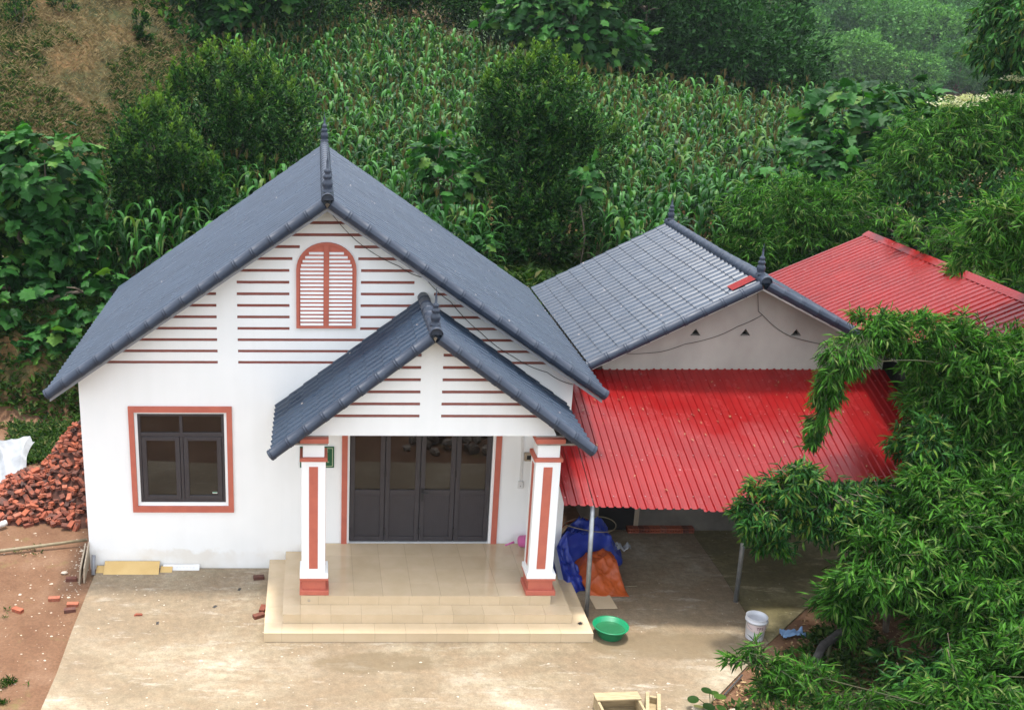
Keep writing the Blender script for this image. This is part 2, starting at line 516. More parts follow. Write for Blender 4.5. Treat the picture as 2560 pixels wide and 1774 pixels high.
def vnoise(x, y, s, seed=0):
    """cheap smooth value noise"""
    x = np.asarray(x, float) * s + 37.1 * seed
    y = np.asarray(y, float) * s + 11.7 * seed
    xi, yi = np.floor(x), np.floor(y)
    fx, fy = x - xi, y - yi
    fx, fy = fx * fx * (3 - 2 * fx), fy * fy * (3 - 2 * fy)
    def h(a, b):
        return np.modf(np.abs(np.sin(a * 127.1 + b * 311.7 + seed * 17.3) * 43758.5453))[0]
    return (h(xi, yi) * (1 - fx) + h(xi + 1, yi) * fx) * (1 - fy) + (h(xi, yi + 1) * (1 - fx) + h(xi + 1, yi + 1) * fx) * fy

def T(x, y):
    x = np.asarray(x, float); y = np.asarray(y, float)
    z = np.full(np.broadcast(x, y).shape, -0.035)
    z = z + 2.15 * ss(6.7, 8.5, y + 0.5 * (vnoise(x, y, 0.5, 3) - 0.5))
    z = z + np.clip(y - 8.5, 0, 40) * 0.13
    z = z - 0.065 * (x - 5) * np.clip((y - 9) / 20, 0, 1) * (x < 60)
    x0 = -1.5 + 0.30 * (y - 18)
    amp = 1.5 + 0.235 * np.clip(y - 18, -4, 40)
    z = z + amp * ss(0, 6.0, x0 - x) * ss(14, 19, y)
    z = z + 1.15 * ss(22, 36, y) * (1 - ss(4, 15, x)) * (1 - ss(0, 4, x0 - x))
    # terraces on the left slope
    hill = ss(0, 5, x0 - x) * ss(15, 19, y)
    z = z + hill * 0.5 * (ss(0.0, 0.35, np.mod(y * 0.23 + 0.1 * vnoise(x, y, 0.4, 5), 1.0)) - 0.5)
    # valley and far hill to the right
    far = ss(6, 22, x - 4) * ss(42, 75, y)
    z = z - far * 16
    z = z + ss(120, 420, y) * 150 * ss(-20, 60, x)
    # slight rise before the yard (behind the camera) with the rubble bank
    z = z + 0.9 * ss(-5.2, -9.5, y) + 0.25 * np.clip(-9.5 - y, 0, 6) * 0.3
    z = z + (vnoise(x, y, 0.9, 1) - 0.5) * 0.25 * ss(7.5, 10, y) + (vnoise(x, y, 2.3, 2) - 0.5) * 0.1 * ss(7, 9, y)
    z = z + (vnoise(x, y, 1.7, 6) - 0.5) * 0.03
    z = np.where((y < 6) & (y > -5.0), np.minimum(z, -0.02), z)
    return z

def Tz(x, y):
    return float(T(np.array(x), np.array(y)))

def axis(spec):
    out = []
    for a, b, st in spec:
        out += list(np.arange(a, b, st))
    out.append(spec[-1][1])
    return np.array(out)

gx = axis([(-400, -60, 40), (-60, -14, 4), (-14, -6, 0.5), (-6, 26, 0.22), (26, 44, 1.0), (44, 150, 5), (150, 400, 50)])
gy_ = axis([(-200, -24, 25), (-24, -6, 1.0), (-6, 10, 0.2), (10, 40, 0.35), (40, 70, 1.5), (70, 470, 8), (470, 700, 60)])
GX, GY = np.meshgrid(gx, gy_)
GZ = T(GX, GY)
nx, ny = len(gx), len(gy_)
idx = np.arange(nx * ny).reshape(ny, nx)
F = np.stack([idx[:-1, :-1].ravel(), idx[:-1, 1:].ravel(), idx[1:, 1:].ravel(), idx[1:, :-1].ravel()], 1)
g = link('ground', mesh_np('ground', np.stack([GX.ravel(), GY.ravel(), GZ.ravel()], 1), F, MT['earth'], smooth=True))
g['kind'] = 'structure'

def sheet(name, poly, z, h, m, div=None):
    """slab with thickness from an outline"""
    n = len(poly)
    v = [(x, y, z) for x, y in poly] + [(x, y, z - h) for x, y in poly]
    f = [tuple(range(n))] + [(i, i + n, (i + 1) % n + n, (i + 1) % n) for i in range(n)]
    o = link(name, mesh_from(name, v, f, m))
    o['kind'] = 'structure'
    return o

sheet('concrete_yard', [(0.11, -0.25), (0.10, -1.9), (0.12, -3.0), (0.08, -4.35), (2.2, -4.15), (4.6, -4.3), (7.0, -4.2), (8.52, -4.15), (9.16, -3.47), (9.75, -2.84), (10.33, -2.21), (10.30, -1.47), (10.33, -0.9), (10.36, -0.2), (10.36, 1.42), (7.4, 1.42), (7.4, -0.02), (0.15, -0.02)], 0.0, 0.12, MT['slab'])
sheet('side_slab', [(10.345, -2.19), (11.14, -1.39), (12.3, -0.25), (13.4, 0.9), (13.4, 1.42), (10.372, 1.42), (10.372, -0.2), (10.345, -0.9), (10.312, -1.47)], -0.012, 0.1, MT['slab2'])

# ------------------------------------------------------------------ the white house
HW, RX = 7.73, 3.865
EX, EZ, RZ, YF, YB = -0.36, 3.25, 6.19, -0.50, 5.85       # eave x, eave z, ridge z, front and back of the roof
SL = (RZ - EZ) / (RX - EX)
house = thing('white_house', 'white rendered house with terracotta striped gable and slate blue roof', 'house', (0, 0, 0))

def wall_grid(x0, x1, z0, z1, holes, y, thick):
    """vertical wall facing -Y with rectangular openings and their reveals"""
    mb = MB()
    xs = sorted({x0, x1, *[h[0] for h in holes], *[h[1] for h in holes]})
    zs = sorted({z0, z1, *[h[2] for h in holes], *[h[3] for h in holes]})
    for i in range(len(xs) - 1):
        for j in range(len(zs) - 1):
            cx, cz = (xs[i] + xs[i + 1]) / 2, (zs[j] + zs[j + 1]) / 2
            if any(h[0] < cx < h[1] and h[2] < cz < h[3] for h in holes):
                continue
            mb.add([(xs[i], y, zs[j]), (xs[i + 1], y, zs[j]), (xs[i + 1], y, zs[j + 1]), (xs[i], y, zs[j + 1])], [(0, 1, 2, 3)])
    for a, b, c, d in holes:
        t = y + thick
        mb.add([(a, y, c), (a, t, c), (a, t, d), (a, y, d)], [(0, 1, 2, 3)])
        mb.add([(b, y, c), (b, t, c), (b, t, d), (b, y, d)], [(3, 2, 1, 0)])
        mb.add([(a, y, c), (b, y, c), (b, t, c), (a, t, c)], [(0, 1, 2, 3)])
        mb.add([(a, y, d), (b, y, d), (b, t, d), (a, t, d)], [(3, 2, 1, 0)])
    return mb

GR_D = 0.022      # groove depth
def gable(mb, bands, zlo, ztop, apex_x, xl, xr, y, levels):
    """striped gable: white courses proud of recessed bands. levels = [(z, [(a,b)...])]; xl(z), xr(z) outline"""
    hh = 0.023
    cuts = [zlo]
    for z, iv in levels:
        cuts += [z - hh, z + hh]
    cuts.append(ztop)
    for i in range(len(cuts) - 1):
        z0, z1 = cuts[i], cuts[i + 1]
        groove = i % 2 == 1
        if not groove:
            mb.add([(xl(z0), y, z0), (xr(z0), y, z0), (xr(z1), y, z1), (xl(z1), y, z1)], [(0, 1, 2, 3)])
            continue
        z, iv = levels[i // 2]
        segs, cur0, cur1 = [], xl(z0), xl(z1)
        for a, b in iv:
            a0 = max(a, xl(z0)); b0 = min(b, xr(z0))
            a1 = max(a, xl(z1)); b1 = min(b, xr(z1))
            if b0 - a0 < 0.05 or b1 - a1 < 0.05:
                continue
            jag = [R.uniform(-0.003, 0.003) for _ in range(4)]
            a0 += jag[0] * (a > 0); b0 += jag[1]
            if a0 > cur0 + 1e-4 or a1 > cur1 + 1e-4:
                mb.add([(cur0, y, z0), (a0, y, z0), (a1, y, z1), (cur1, y, z1)], [(0, 1, 2, 3)])
            t = y + GR_D
            mb.add([(a0, y, z0), (a0, t, z0), (b0, t, z0), (b0, y, z0)], [(3, 2, 1, 0)])
            mb.add([(a1, y, z1), (a1, t, z1), (b1, t, z1), (b1, y, z1)], [(0, 1, 2, 3)])
            mb.add([(a0, y, z0), (a0, t, z0), (a1, t, z1), (a1, y, z1)], [(0, 1, 2, 3)])
            mb.add([(b0, y, z0), (b0, t, z0), (b1, t, z1), (b1, y, z1)], [(3, 2, 1, 0)])
            bands.append(([(a0, t, z0), (b0, t, z0), (b1, t, z1), (a1, t, z1)], t))
            cur0, cur1 = b0, b1
        mb.add([(cur0, y, z0), (xr(z0), y, z0), (xr(z1), y, z1), (cur1, y, z1)], [(0, 1, 2, 3)])

WIN = (0.84, 2.30, 1.12, 2.74)
DOOR = (4.25, 6.53, 0.453, 2.95)
wb = wall_grid(0, HW, -0.05, 3.45, [WIN, DOOR], 0.0, 0.10)
# side and back walls, inner dark room
wb.add([(0, 0, -0.05), (0, 5.5, -0.05), (0, 5.5, 3.45), (0, 0, 3.45)], [(3, 2, 1, 0)])
wb.add([(HW, 0, -0.05), (HW, 5.5, -0.05), (HW, 5.5, 3.45), (HW, 0, 3.45)], [(0, 1, 2, 3)])
wb.add([(0, 5.5, -0.05), (HW, 5.5, -0.05), (HW, 5.5, 3.45), (RX, 5.5, RZ - 0.1), (0, 5.5, 3.45)], [(4, 3, 2, 1, 0)])
bands = []
_xl = lambda z: max(0.0, (z - EZ + 0.10) / SL + EX)
_xr = lambda z: HW - _xl(z)
lev = []
for k in range(14):
    z = 3.56 + 0.1825 * k
    if k >= 11:
        iv = [(-1, 9)]
    elif k <= 2:
        iv = [(-1, 2.185), (2.50, 5.20), (5.50, 9)]
    else:
        a, b = {9: (3.35, 4.34), 10: (3.46, 4.28)}.get(k, (3.30, 4.385))
        iv = [(-1, 2.185), (2.50, a), (b, 5.20), (5.50, 9)]
        if k >= 8:
            iv = [(-1, a), (b, 9)] if k > 8 else [(2.49, a), (b, 5.20)]
    lev.append((z, iv))
gable(wb, bands, 3.45, RZ - 0.06, RX, _xl, _xr, 0.0, lev)
wall_o = wb.build('wall', MT['white'], house)
for q, t in bands:
    v = q + [(p[0], p[1] + 0.03, p[2]) for p in q]
    link('stripe', mesh_from('stripe', v, [(0, 1, 2, 3), (7, 6, 5, 4), (0, 4, 5, 1), (2, 6, 7, 3), (1, 5, 6, 2), (3, 7, 4, 0)], MT['terra_d']), wall_o)
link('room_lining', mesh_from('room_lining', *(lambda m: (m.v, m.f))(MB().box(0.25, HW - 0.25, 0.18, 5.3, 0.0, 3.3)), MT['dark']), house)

# arched shutter on the gable
def arch(x0, x1, zb, zs, n=18):
    c, r = (x0 + x1) / 2, (x1 - x0) / 2
    return [(x0, zb), (x1, zb)] + [(c + r * cos(pi * k / n), zs + r * 0.93 * sin(pi * k / n)) for k in range(n + 1)]
AX0, AX1, AZB, AZS = 3.405, 4.315, 4.125, 5.035
shut = MB()
shut.prism(arch(AX0, AX1, AZB, AZS), -0.018, 0.0)
shutter = shut.build('arched_shutter', MT['terra'], house)
fr = MB()
outer, inner = arch(AX0, AX1, AZB, AZS), arch(AX0 + 0.045, AX1 - 0.045, AZB + 0.04, AZS, 18)
n = len(outer)
V = [(x, -0.045, z) for x, z in outer] + [(x, -0.045, z) for x, z in inner] + [(x, -0.017, z) for x, z in outer] + [(x, -0.017, z) for x, z in inner]
Fq = []
for i in range(n):
    j = (i + 1) % n
    Fq += [(i, j, n + j, n + i), (j, i, 2 * n + i, 2 * n + j), (n + i, n + j, 3 * n + j, 3 * n + i)]
fr.add(V, Fq)
fr.box(3.822, 3.898, -0.0455, -0.017, AZB + 0.04, AZS + 0.39)
fr.build('shutter_frame', MT['terra'], shutter)
for k in range(19):
    z = 4.185 + k * 0.0615
    if z > 5.33:
        break
    hw = 0.405 if z < AZS else sqrt(max(0.0, 0.405 ** 2 - ((z + 0.02 - AZS) / 0.93) ** 2))
    for sgn in (-1, 1):
        a, b = sorted((3.86 + sgn * 0.042, 3.86 + sgn * (hw - 0.012)))
        if b - a < 0.05:
            continue
        v = [(a, -0.042, z - 0.010), (b, -0.042, z - 0.010), (b, -0.019, z + 0.016), (a, -0.019, z + 0.016), (a, -0.042, z - 0.016), (b, -0.042, z - 0.016), (b, -0.017, z - 0.016), (a, -0.017, z - 0.016)]
        link('slat', mesh_from('slat', v, [(0, 1, 2, 3), (4, 5, 1, 0), (7, 6, 5, 4), (0, 3, 7, 4), (1, 5, 6, 2)], MT['white']), shutter)

# window
def ring(mb, o, i, y0, y1):
    """rectangular frame between outer o and inner i = (x0,x1,z0,z1); butt jointed"""
    mb.box(o[0], i[0], y0, y1, o[2], o[3]); mb.box(i[1], o[1], y0, y1, o[2], o[3])
    mb.box(i[0], i[1], y0, y1, o[2], i[2]); mb.box(i[0], i[1], y0, y1, i[3], o[3])
wf = MB()
ring(wf, (0.885, 2.255, 1.17, 2.70), (0.93, 2.21, 1.215, 2.655), 0.03, 0.09)
wf.box(0.93, 2.21, 0.03, 0.09, 2.31, 2.375)
wf.box(1.545, 1.595, 0.031, 0.089, 1.215, 2.31)
wf.box(1.545, 1.595, 0.031, 0.089, 2.375, 2.655)
window = wf.build('window', MT['alum'], house)
bevel(window, 0.004)
sr = MB()
ring(sr, (0.755, 2.385, 1.015, 2.835), (0.84, 2.30, 1.12, 2.74), -0.035, 0.0)
sr.build('window_surround', MT['terra'], window)
rv = MB()
ring(rv, (0.842, 2.298, 1.122, 2.738), (0.885, 2.255, 1.17, 2.70), 0.02, 0.085)
rv.build('window_reveal', MT['white'], window)
for a, b in ((0.935, 1.54), (1.60, 2.205)):
    s = MB()
    ring(s, (a, b, 1.22, 2.305), (a + 0.075, b - 0.075, 1.29, 2.24), 0.022, 0.07)
    bevel(s.build('sash', MT['alum'], window), 0.004)
    MB().box(a + 0.074, b - 0.074, 0.045, 0.052, 1.289, 2.241).build('pane', MT['glass'], window)
    MB().box(a - 0.006, b + 0.006, 0.055, 0.062, 2.374, 2.656).build('pane', MT['glass'], window)
st = MB().box(2.04, 2.115, 0.0435, 0.0445, 1.315, 1.345).build('sticker', MT['pvc'], window)
MB().box(2.045, 2.11, 0.0425, 0.0433, 1.328, 1.342).build('sticker_print', MT['basin'], window)

# door leaves
for i in range(4):
    a = 4.262 + i * 0.566
    b = a + 0.558
    d = MB()
    ring(d, (a, b, 0.47, 2.94), (a + 0.075, b - 0.075, 0.56, 2.85), 0.03, 0.08)
    d.box(a + 0.075, b - 0.075, 0.03, 0.08, 1.30, 1.39)
    leafo = d.build('door_leaf', MT['alum'], house)
    bevel(leafo, 0.004)
    MB().box(a + 0.074, b - 0.074, 0.052, 0.060, 1.389, 2.851).build('pane', MT['glass'], leafo)
    p = MB()
    x = a + 0.077
    w_ = (b - a - 0.154) / 14
    for k in range(14):
        p.box(x + k * w_ + 0.003, x + (k + 1) * w_ - 0.003, 0.045, 0.06, 0.562, 1.298)
    p.box(x, x + 14 * w_, 0.05, 0.065, 0.561, 1.299)
    p.build('lower_panel', MT['alum'], leafo)
    for z in (0.66, 1.68, 2.30):
        MB().box(a - 0.012, a + 0.012, 0.012, 0.03, z - 0.055, z + 0.055).build('hinge', MT['black'], leafo)
h = MB()
h.box(5.412, 5.452, 0.012, 0.03, 1.20, 1.42)
h.tube([(5.432, 0.02, 1.36), (5.432, -0.03, 1.36), (5.52, -0.03, 1.36)], 0.011, 6)
h.build('door_handle', MT['black'], leafo)
for a, b in ((4.125, 4.215), (6.575, 6.665)):
    MB().box(a, b, -0.03, 0.0, 0.453, 2.96).build('door_surround', MT['terra'], house)

# roof: a metal tile sheet on each slope, joined where the tiles are too fine to pick apart
P_, L_ = 0.185, 0.285
def tile_profile(n=6):
    out = []
    for k in range(n + 1):
        u = k / n
        out.append((u * P_, 0.030 * max(0.0, sin(pi * min(1, u / 0.62))) ** 0.8))
    return out
PROF = tile_profile(6)
def tile_geo(L=L_, step=0.013):
    V = []
    for (u, h) in PROF: V.append((u, 0.0, h))
    for (u, h) in PROF: V.append((u, L, h + step))
    for (u, h) in PROF: V.append((u, L, h - 0.006))
    m = len(PROF)
    Fx = []
    for k in range(m - 1):
        Fx.append((k + 1, k, m + k, m + k + 1))
        Fx.append((m + k + 1, m + k, 2 * m + k, 2 * m + k + 1))
    return np.array(V), np.array(Fx)
TV, TF = tile_geo()
TV_FLAT, TF_FLAT = tile_geo(step=0.006)
tile_me = mesh_from('roof_tile', TV, [tuple(q) for q in TF], MT['roof'])

def slope_frame(ridge_x, ridge_z, eave_x, eave_z, yf):
    """matrix: local x along +Y or -Y, local y down the slope, local z outwards"""
    d = Vector((eave_x - ridge_x, 0, eave_z - ridge_z)).normalized()
    if eave_x < ridge_x:
        u = Vector((0, -1, 0))
    else:
        u = Vector((0, 1, 0))
    nrm = u.cross(d)
    if nrm.z < 0:
        nrm = -nrm
    return d, u, nrm

def roof_slope(owner, ridge_x, ridge_z, eave_x, eave_z, yf, yb, individual, m=None, thick=0.05):
    d, u, nrm = slope_frame(ridge_x, ridge_z, eave_x, eave_z, yf)
    L = sqrt((eave_x - ridge_x) ** 2 + (eave_z - ridge_z) ** 2)
    o = Vector((ridge_x, yb if u.y < 0 else yf, ridge_z))
    # underlay board
    a = o + d * L
    w = yb - yf
    c = [o, o + u * w, a + u * w, a]
    v = [p - nrm * 0.004 for p in c] + [p - nrm * thick for p in c]
    base = link('roof_slope', mesh_from('roof_slope', v, [(0, 1, 2, 3), (7, 6, 5, 4), (0, 4, 5, 1), (1, 5, 6, 2), (2, 6, 7, 3), (3, 7, 4, 0)], m or MT['roof']), owner)
    nr = int(round(L / L_))
    nc = int(round(w / P_))
    su, sd = w / (nc * P_), L / (nr * L_)
    M3 = Matrix((u, d, nrm)).transposed()
    if individual:
        for i in range(nc):
            for j in range(nr):
                if individual is not True and individual(i, j, nc, nr):
                    continue
                t = link('roof_tile', tile_me, base)
                p = o + u * (i * P_ * su) + d * (j * L_ * sd)
                jit = Matrix.Rotation(R.uniform(-0.012, 0.012), 3, 'X') @ Matrix.Rotation(R.uniform(-0.006, 0.006), 3, 'Y')
                t.matrix_local = Matrix.Translation(p) @ (M3 @ jit).to_4x4() @ Matrix.Diagonal((su, sd, 1, 1))
    else:
        A = np.array(M3)
        VV, FF, n0 = [], [], 0
        for i in range(nc):
            for j in range(nr):
                q = TV_FLAT * np.array([su, sd, 1.3]) + np.array([0, 0, NR.uniform(-0.003, 0.003)]) + np.array([i * P_ * su, j * L_ * sd, 0])
                VV.append(q @ A.T + np.array(o))
                FF.append(TF_FLAT + n0)
                n0 += len(TV_FLAT)
        t = link('tile_courses', mesh_np('tile_courses', np.concatenate(VV), np.concatenate(FF), MT['roof']), base)
        t['kind'] = 'stuff'
    return base

def pipe_piece(r, L, n=10, a0=0.0, a1=2 * pi, collar=True):
    """trim tile: part of a tube along +Y with a raised collar near its end"""
    prof = [(0.0, r)]
    if collar:
        prof += [(L * 0.80, r), (L * 0.82, r * 1.07), (L * 0.87, r * 1.07), (L * 0.885, r * 1.02), (L * 0.915, r * 1.02), (L * 0.93, r * 1.07), (L * 0.98, r * 1.07)]
    prof += [(L, r)]
    V, Fx = [], []
    for (y, rr) in prof:
        for k in range(n + 1):
            th = a0 + (a1 - a0) * k / n
            V.append((rr * cos(th), y, rr * sin(th)))
    for i in range(len(prof) - 1):
        for k in range(n):
            Fx.append((i * (n + 1) + k, (i + 1) * (n + 1) + k, (i + 1) * (n + 1) + k + 1, i * (n + 1) + k + 1))
    return V, Fx
barge_me = mesh_from('barge_tile', *pipe_piece(0.080, 0.33, 12), MT['trim'], smooth=True)
ridge_me = mesh_from('ridge_tile', *pipe_piece(0.088, 0.30, 10, radians(-12), radians(192)), MT['trim'], smooth=True)

def run_pieces(owner, me, name, p0, p1, plen, up=Vector((0, 0, 1))):
    p0, p1 = Vector(p0), Vector(p1)
    d = (p1 - p0)
    L = d.length
    d.normalize()
    n_ = max(1, int(round(L / plen)))
    x = d.cross(up).normalized()
    z = x.cross(d)
    M3 = Matrix((x, d, z)).transposed()
    for i in range(n_):
        t = link(name, me, owner)
        p = p0 + d * (i * L / n_)
        jit = Matrix.Rotation(R.uniform(-0.012, 0.012), 3, 'Z')
        t.matrix_local = Matrix.Translation(p) @ (M3 @ jit).to_4x4() @ Matrix.Diagonal((1, L / n_ / plen, 1, 1))

def finial(owner, x, y, z, s=1.0):
    f = MB()
    f.lathe([(0.085, 0.0), (0.085, 0.02), (0.065, 0.03), (0.060, 0.05), (0.075, 0.09), (0.078, 0.13), (0.060, 0.165), (0.045, 0.175), (0.062, 0.20), (0.066, 0.225), (0.048, 0.25), (0.034, 0.258), (0.048, 0.28), (0.050, 0.30), (0.034, 0.325), (0.020, 0.335), (0.017, 0.44), (0.006, 0.48), (0.004, 0.56), (0.0, 0.565)], 14)
    o = f.build('finial', MT['trim'], owner, (x, y, z), True)
    o.scale = (s, s, s)
    return o

def gable_roof(owner, rx, rz, xl, zl, xr, zr, yf, yb, ind_l, ind_r):
    bl = roof_slope(owner, rx, rz, xl, zl, yf + 0.03, yb, ind_l)
    br = roof_slope(owner, rx, rz, xr, zr, yf + 0.03, yb, ind_r)
    for b, x, z in ((bl, xl, zl), (br, xr, zr)):
        d = Vector((x - rx, 0, z - rz)).normalized()
        run_pieces(b, barge_me, 'barge_tile', Vector((rx, yf, rz - 0.035)) + d * 0.06, (x + d.x * 0.03, yf, z + d.z * 0.03 - 0.035), 0.33)
        # cap at the low end of the trim
        e = Vector((x + d.x * 0.03, yf, z + d.z * 0.03 - 0.035))
        c = MB()
        aa, bb = Vector((0, 1, 0)), d.cross(Vector((0, 1, 0)))
        c.add([e + (aa * cos(2 * pi * k / 12) + bb * sin(2 * pi * k / 12)) * 0.079 for k in range(12)], [tuple(range(12))])
        c.build('trim_end', MT['trim'], b)
    pg = MB()
    pg.add([(rx + 0.084 * cos(radians(-12 + 204 * k / 12)), yf - 0.055, rz + 0.005 + 0.084 * sin(radians(-12 + 204 * k / 12))) for k in range(13)], [tuple(range(13))])
    pg.build('ridge_plug', MT['trim'], bl)
    run_pieces(bl, ridge_me, 'ridge_tile', (rx, yb + 0.02, rz + 0.005), (rx, yf - 0.10, rz + 0.005), 0.30)
    return bl, br

bl, br = gable_roof(house, RX, RZ, EX, EZ, HW - EX, EZ + 0.01, YF, YB, False, False)
finial(house, RX, YF + 0.08, RZ + 0.09)
finial(house, RX, YB - 0.10, RZ + 0.09)
# white wooden fascia strip under the trim
for s in (-1, 1):
    d = Vector((s * (RX - EX), 0, EZ - RZ))
    a = Vector((RX, YF + 0.02, RZ - 0.135)); b = a + d * 0.995
    v = [a, b, b - Vector((0, 0, 0.05)), a - Vector((0, 0, 0.05))]
    v = v + [p + Vector((0, 0.03, 0)) for p in v]
    link('fascia', mesh_from('fascia', v, [(0, 1, 2, 3), (7, 6, 5, 4), (0, 4, 5, 1), (2, 6, 7, 3), (1, 5, 6, 2), (3, 7, 4, 0)], MT['greypipe']), house)

# ------------------------------------------------------------------ porch
PX, PZ, PYF, PYB = 5.336, 4.60, -1.87, 0.0
PXL, PZL, PXR, PZR = 3.085, 2.845, 7.60, 2.92
PSL = (PZ - PZL) / (PX - PXL); PSR = (PZ - PZR) / (PXR - PX)
pb = MB()
pbands = []
_pl = lambda z: max(3.53, PXL + (z - PZL + 0.10) / PSL)
_pr = lambda z: min(7.16, PXR - (z - PZR + 0.10) / PSR)
plev = [(3.27 + 0.182 * k, [(-1, 5.185), (5.49, 9)]) for k in range(6)]
gable(pb, pbands, 2.97, PZ - 0.06, PX, _pl, _pr, -1.55, plev)
# soffit, side beams and back of the front beam
pb.add([(3.53, -1.55, 2.97), (7.16, -1.55, 2.97), (7.16, -1.30, 2.97), (3.53, -1.30, 2.97)], [(3, 2, 1, 0)])
for x0, x1 in ((3.53, 3.78), (6.91, 7.16)):
    pb.box(x0, x1, -1.30, -0.002, 2.97, 3.05 if x0 < 5 else 3.10)
pb.add([(3.78, -1.30, 3.05), (6.91, -1.30, 3.05), (6.91, -0.002, 3.05), (3.78, -0.002, 3.05)], [(3, 2, 1, 0)])
pb.add([(3.53, -1.30, 2.97), (7.16, -1.30, 2.97), (7.16, -1.30, 3.06), (3.53, -1.30, 3.06)], [(3, 2, 1, 0)])
pw = pb.build('porch_gable', MT['white'], house)
for q, t in pbands:
    v = q + [(p[0], p[1] + 0.03, p[2]) for p in q]
    link('stripe', mesh_from('stripe', v, [(0, 1, 2, 3), (7, 6, 5, 4), (0, 4, 5, 1), (2, 6, 7, 3), (1, 5, 6, 2), (3, 7, 4, 0)], MT['terra_d']), pw)
gable_roof(house, PX, PZ, PXL, PZL, PXR, PZR, PYF, PYB, True, True)
finial(house, PX + 0.0, PYF + 0.12, PZ + 0.085, 0.92)
for x0, x1, s in ((3.50, 3.85, -1), (6.875, 7.235, 1)):
    y0, y1 = -1.62, -1.27
    c = MB()
    c.box(x0, x1, y0, y1, 0.80, 2.60)
    c.box(x0 + 0.02, x1 - 0.02, y0 + 0.02, y1 - 0.02, 2.655, 2.86)
    col = c.build('porch_column', MT['white'], house)
    bevel(col, 0.005)
    bevel(MB().box(x0 - 0.027, x1 + 0.045, y0 - 0.035, y1 + 0.03, 0.725, 0.802).build('base_ledge', MT['white'], col), 0.006)
    pl = MB()
    pl.box(x0 - 0.029, x1 + 0.047, y0 - 0.036, y1 + 0.03, 0.69, 0.724)
    pl.box(x0 + 0.005, x1 + 0.01, y0 - 0.01, y1 + 0.01, 0.53, 0.69)
    pl.box(x0 - 0.03, x1 + 0.055, y0 - 0.052, y1 + 0.035, 0.455, 0.53)
    bevel(pl.build('plinth', MT['terra'], col), 0.006)
    bevel(MB().box(x0 - 0.025, x1 + 0.025, y0 - 0.025, y1 + 0.025, 2.60, 2.655).build('collar_band', MT['terra'], col), 0.004)
    bevel(MB().box(x0 - 0.02, x1 + 0.04, y0 - 0.03, y1 + 0.03, 2.885, 2.955).build('capital', MT['terra'], col), 0.004)
    sl = MB().box(x0 - 0.22 if s < 0 else x0 + 0.0, x1 + 0.03 if s < 0 else x1 + 0.30, y0 - 0.01, y1 + 0.02, 2.855, 2.885).build('capital_slab', MT['raw'], col)
    MB().box(x0 - 0.01, x1 + 0.04, y0 + 0.06, y1, 2.955, 2.972).build('capital_bed', MT['raw'], col)
    m_ = (x0 + x1) / 2
    MB().box(m_ - 0.065, m_ + 0.065, y0 - 0.004, y0 + 0.01, 0.875, 2.515).build('inset_panel', MT['terra'], col)
    for xx in ((x1 - 0.01, x1 + 0.004) if s < 0 else (x0 - 0.004, x0 + 0.01),):
        MB().box(xx[0], xx[1], (y0 + y1) / 2 - 0.065, (y0 + y1) / 2 + 0.065, 0.875, 2.515).build('inset_panel', MT['terra'], col)

# steps: grout bed and loose-laid tiles
XS, XE, D_, H_, Y1 = 2.957, 7.757, 0.267, 0.151, -2.21
gb_ = MB()
for i in range(3):
    e = 0.004
    gb_.box(XS + i * D_ + e, XE - i * D_ - e, Y1 + i * D_ + e, -0.003, (i * H_ if i else -0.05), (i + 1) * H_ - e)
steps = gb_.build('porch_steps', MT['grout'], house)
tile_cache = {}
def tile(x0, x1, y0, y1, z0, z1, nm='floor_tile'):
    o = bevel(MB().box(x0, x1, y0, y1, z0, z1).build(nm, MT['tile'], steps), 0.0008)
    return o
GP = 0.0013
def cuts(a, b, step, off=0.0):
    out = [a]
    x = a + (off or step)
    while x < b - 0.08:
        out.append(x); x += step
    out.append(b)
    return list(zip(out[:-1], out[1:]))
for i in range(3):
    xa, xb, ya, z0, z1 = XS + i * D_, XE - i * D_, Y1 + i * D_, i * H_, (i + 1) * H_
    # risers (front, left, right)
    for a, b in cuts(xa, xb, 0.452, 0.26):
        tile(a + GP, b - GP, ya, ya + 0.012, z0 + 0.001, z1 - 0.011, 'riser_tile')
    for a, b in cuts(ya + 0.013, -0.004, 0.452):
        tile(xa, xa + 0.012, a + GP, b - GP, z0 + 0.001, z1 - 0.011, 'riser_tile')
        tile(xb - 0.012, xb, a + GP, b - GP, z0 + 0.001, z1 - 0.011, 'riser_tile')
    # treads
    if i < 2:
        for a, b in cuts(xa, xb, 0.452, 0.26):
            tile(a + GP, b - GP, ya - 0.003, ya + D_ - 0.001, z1 - 0.010, z1)
        for a, b in cuts(ya + D_ + 0.001, -0.004, 0.452):
            tile(xa - 0.003, xa + D_ - 0.001, a + GP, b - GP, z1 - 0.010, z1)
            tile(xb - D_ + 0.001, xb + 0.003, a + GP, b - GP, z1 - 0.010, z1)
    else:
        for a, b in cuts(xa, xb, 0.433, 0.36):
            for c_, d_ in cuts(ya, -0.004, 0.433, 0.38):
                tile(a + GP, b - GP, c_ + GP - (0.003 if c_ == ya else 0), d_ - GP, z1 - 0.010, z1)
MB().lathe([(0.012, 0), (0.014, 0.004), (0.02, 0.004), (0.02, 0)], 10).build('drain_ring', MT['raw'], steps, (3.61, -1.679, 0.375), rot=(pi / 2, 0, 0))

